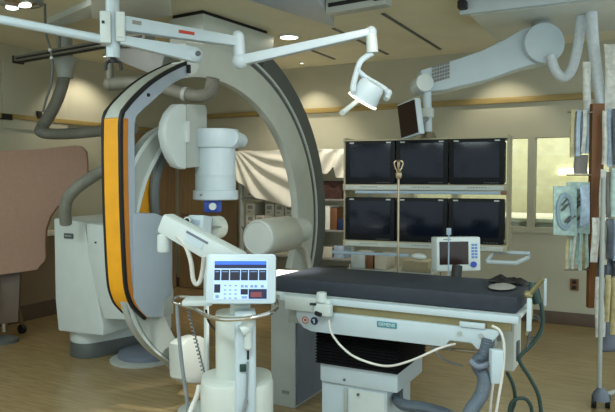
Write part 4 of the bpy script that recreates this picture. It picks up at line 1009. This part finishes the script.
for z in (zr1-.06, 1.5+(178-175)*DR/645, 1.5+(178-225)*DR/645, 1.5+(178-270)*DR/645):
    b = BM(); cyl(b, (c.x-.2*Rv.x, c.y-.2*Rv.y, z), (rr.x, rr.y, z), .006, seg=10); part('hook_rail', b, 'steel', t)
b = BM(); cyl(b, (rr.x, rr.y, .06), (rr.x, rr.y, zr1), .014); part('far_post', b, 'grey', t)
b = BM(); cyl(b, (fc.x, fc.y, .075), (rr.x, rr.y, .075), .016); part('base_bar', b, 'grey', t)
for q in ((fc.x-.03, fc.y), (fc.x+.05, fc.y+.04), (rr.x, rr.y)):
    b = BM(); cyl(b, (q[0]-.014, q[1], .045), (q[0]+.014, q[1], .045), .045); part('castor', b, 'black', t)
b = BM(); lathe(b, [(.055, .06), (.05, .1), (.02, .14)], (fc.x+.01, fc.y, 0)); part('castor_hood', b, 'bluegrey', t)
# pouches : flat hanging packs, each its own thing
def pouch(px0, px1, py0, py1, dd, mname, label, group, skew=0, bulge=.012, name='sterile_pouch', cat='pouch'):
    w_ = 6; h_ = 12; bm_ = BM(); fr = []; bk = []
    ph = random.random()*6
    for i in range(w_+1):
        a = []; c_ = []
        for j in range(h_+1):
            u_, v_ = i/w_, j/h_
            x = px0+(px1-px0)*u_+skew*v_; y = py0+(py1-py0)*v_
            e = (math.sin(u_*PI)*math.sin(v_*PI))**.5*bulge+.0015
            wv = .008*math.sin(v_*5+ph)+.004*math.sin(u_*6+ph*2)
            p = ad(x, y, dd); a.append(bm_.verts.new(p+Fv*(wv-e))); c_.append(bm_.verts.new(p+Fv*(wv+e)))
        fr.append(a); bk.append(c_)
    for i in range(w_):
        for j in range(h_):
            bm_.faces.new((fr[i][j], fr[i+1][j], fr[i+1][j+1], fr[i][j+1])); bm_.faces.new((bk[i][j], bk[i][j+1], bk[i+1][j+1], bk[i+1][j]))
    for i in range(w_):
        for j in (0, h_): bm_.faces.new((fr[i][j], fr[i+1][j], bk[i+1][j], bk[i][j]))
    for j in range(h_):
        for i in (0, w_): bm_.faces.new((fr[i][j], fr[i][j+1], bk[i][j+1], bk[i][j]))
    return solo(name, bm_, mname, label, cat, group, ang=60)
on = ['first', 'second', 'third', 'fourth', 'fifth', 'sixth', 'seventh']
cols = ['yelbag', 'whitebag', 'paleblue', 'paleblue', 'whitebag', 'paleblue']; wd_ = ['yellowish', 'white', 'pale blue', 'pale blue', 'white', 'pale blue']
for i in range(6): pouch(571+i*3, 575.2+i*3, 110+random.uniform(-2, 1), 156+random.uniform(-3, 2), 4.36+.03*(i % 2), cols[i], f'{wd_[i]} long pouch hanging left of the brown board top, {on[i]} from the left', 'upper left pouches', -2)
pouch(574, 588, 155, 174, 4.42, 'carton2', 'grey brown short pouch below the upper left pouches', None)
def coil_bag(px0, px1, py0, py1, dd, label):
    t = thing('coil_pouch', label, 'pouch', tuple(ad((px0+px1)/2, py1, dd)), 'large coil pouches')
    b = BM(); c = [ad(px0, py0, dd), ad(px1, py0, dd), ad(px1, py1, dd), ad(px0, py1-1, dd)]; prism(b, c, Fv*.012); h = part('film', b, 'tealbag', t, .004)
    cxp, cyp = (px0+px1)/2, (py0+py1)/2; b = BM()
    P = [ad(cxp+(px1-px0)*.36*math.cos(a*.3)*(1-.004*a), cyp+(py1-py0)*.38*math.sin(a*.3)*(1-.004*a), dd-.012) for a in range(64)]
    tube(b, P, .006, 2, 6); part('coil', b, 'bluebar', h)
    for k in range(6):
        b = BM(); x = px0+(px1-px0)*random.uniform(.3, .75); y = py0+(py1-py0)*random.uniform(.25, .8)
        tube(b, [ad(x, y, dd-.01), ad(x+4, y-5, dd-.014), ad(x+6, y-6, dd-.01)], .006, 4, 6)
        part('inner_tubing', b, 'dgrey', h)
coil_bag(553.5, 577, 186, 236, 4.34, 'large clear teal coil pouch hanging in front of the window')
coil_bag(567, 590, 182, 234, 4.38, 'second clear teal coil pouch behind, next to the brown board')
pouch(580, 589, 185, 226, 4.30, 'paleblue', 'narrow pale blue pouch overlapping the teal coil pouches', None)
cl2 = ['yelbag', 'tealbag', 'whitebag', 'tealbag', 'tealbag', 'yelbag', 'tealbag']; w2 = ['yellowish', 'teal', 'white', 'teal', 'teal', 'yellowish', 'teal']
for i in range(7): pouch(567+i*3.1, 570.4+i*3.1, 232, 268+random.uniform(-4, 4), 4.40+.02*(i % 2), cl2[i], f'{w2[i]} narrow strip pouch below the coil pouches, {on[i]} from the left', 'strip pouches', -3+i*.4, .006)
def row(y0, y1, n_, colors, words, x0, x1, desc, group, dd=4.28, jit=4):
    for i in range(n_):
        a = x0+(x1-x0)*i/n_; pouch(a, a+(x1-x0)/n_*1.05, y0+random.uniform(-2, 2), y1+random.uniform(-jit, jit), dd+.03*(i % 2), colors[i % len(colors)], f'{words[i % len(words)]} pouch {desc}, {on[i]} from the left', group, random.uniform(-1.5, 1.5), .014)
row(110, 168, 4, ['whitebag', 'paleblue', 'darkbag', 'whitebag'], ['white', 'pale blue', 'dark', 'white'], 603, 622, 'on the top hooks right of the brown board', 'top hook pouches')
row(170, 218, 4, ['whitebag', 'carton2', 'tealbag', 'darkbag'], ['white', 'grey', 'teal', 'dark'], 600, 622, 'on the second hooks right of the brown board', 'second hook pouches')
row(219, 262, 4, ['whitebag', 'carton', 'darkbag', 'paleblue'], ['white', 'cream', 'dark', 'pale blue'], 592, 620, 'on the third hooks right of the brown board', 'third hook pouches', 4.22)
row(255, 280, 3, ['darkbag', 'bluegrey', 'darkbag'], ['dark', 'blue grey', 'dark'], 597, 620, 'just under the third hooks at the right edge', 'dark short pouches', 4.3)
row(276, 328, 5, ['whitebag', 'whitebag', 'yelbag', 'yelbag', 'tealbag'], ['white', 'white', 'yellowish', 'yellowish', 'teal'], 595, 621, 'on the lowest hooks at the right edge', 'lowest hook pouches', 4.24, 10)
pouch(600, 620, 318, 352, 4.32, 'bluegrey', 'dark blue grey bag hanging lowest at the right picture edge', None, 0, .04)
pouch(582, 590, 62, 110, 4.5, 'whitebag', 'clear film sleeve hanging beside the straight white hose', None, 2, .01)
pouch(604, 618, 44, 112, 4.5, 'whitebag', 'clear wrapping hanging at the top right picture edge', None, 1, .02)

# ------------------------------------------------------------------ view
sc_ = bpy.context.scene
sc_.view_settings.view_transform = 'Standard'; sc_.view_settings.look = 'None'; sc_.view_settings.gamma = 1
sc_.view_settings.use_curve_mapping = False; sc_.view_settings.exposure = 0.1
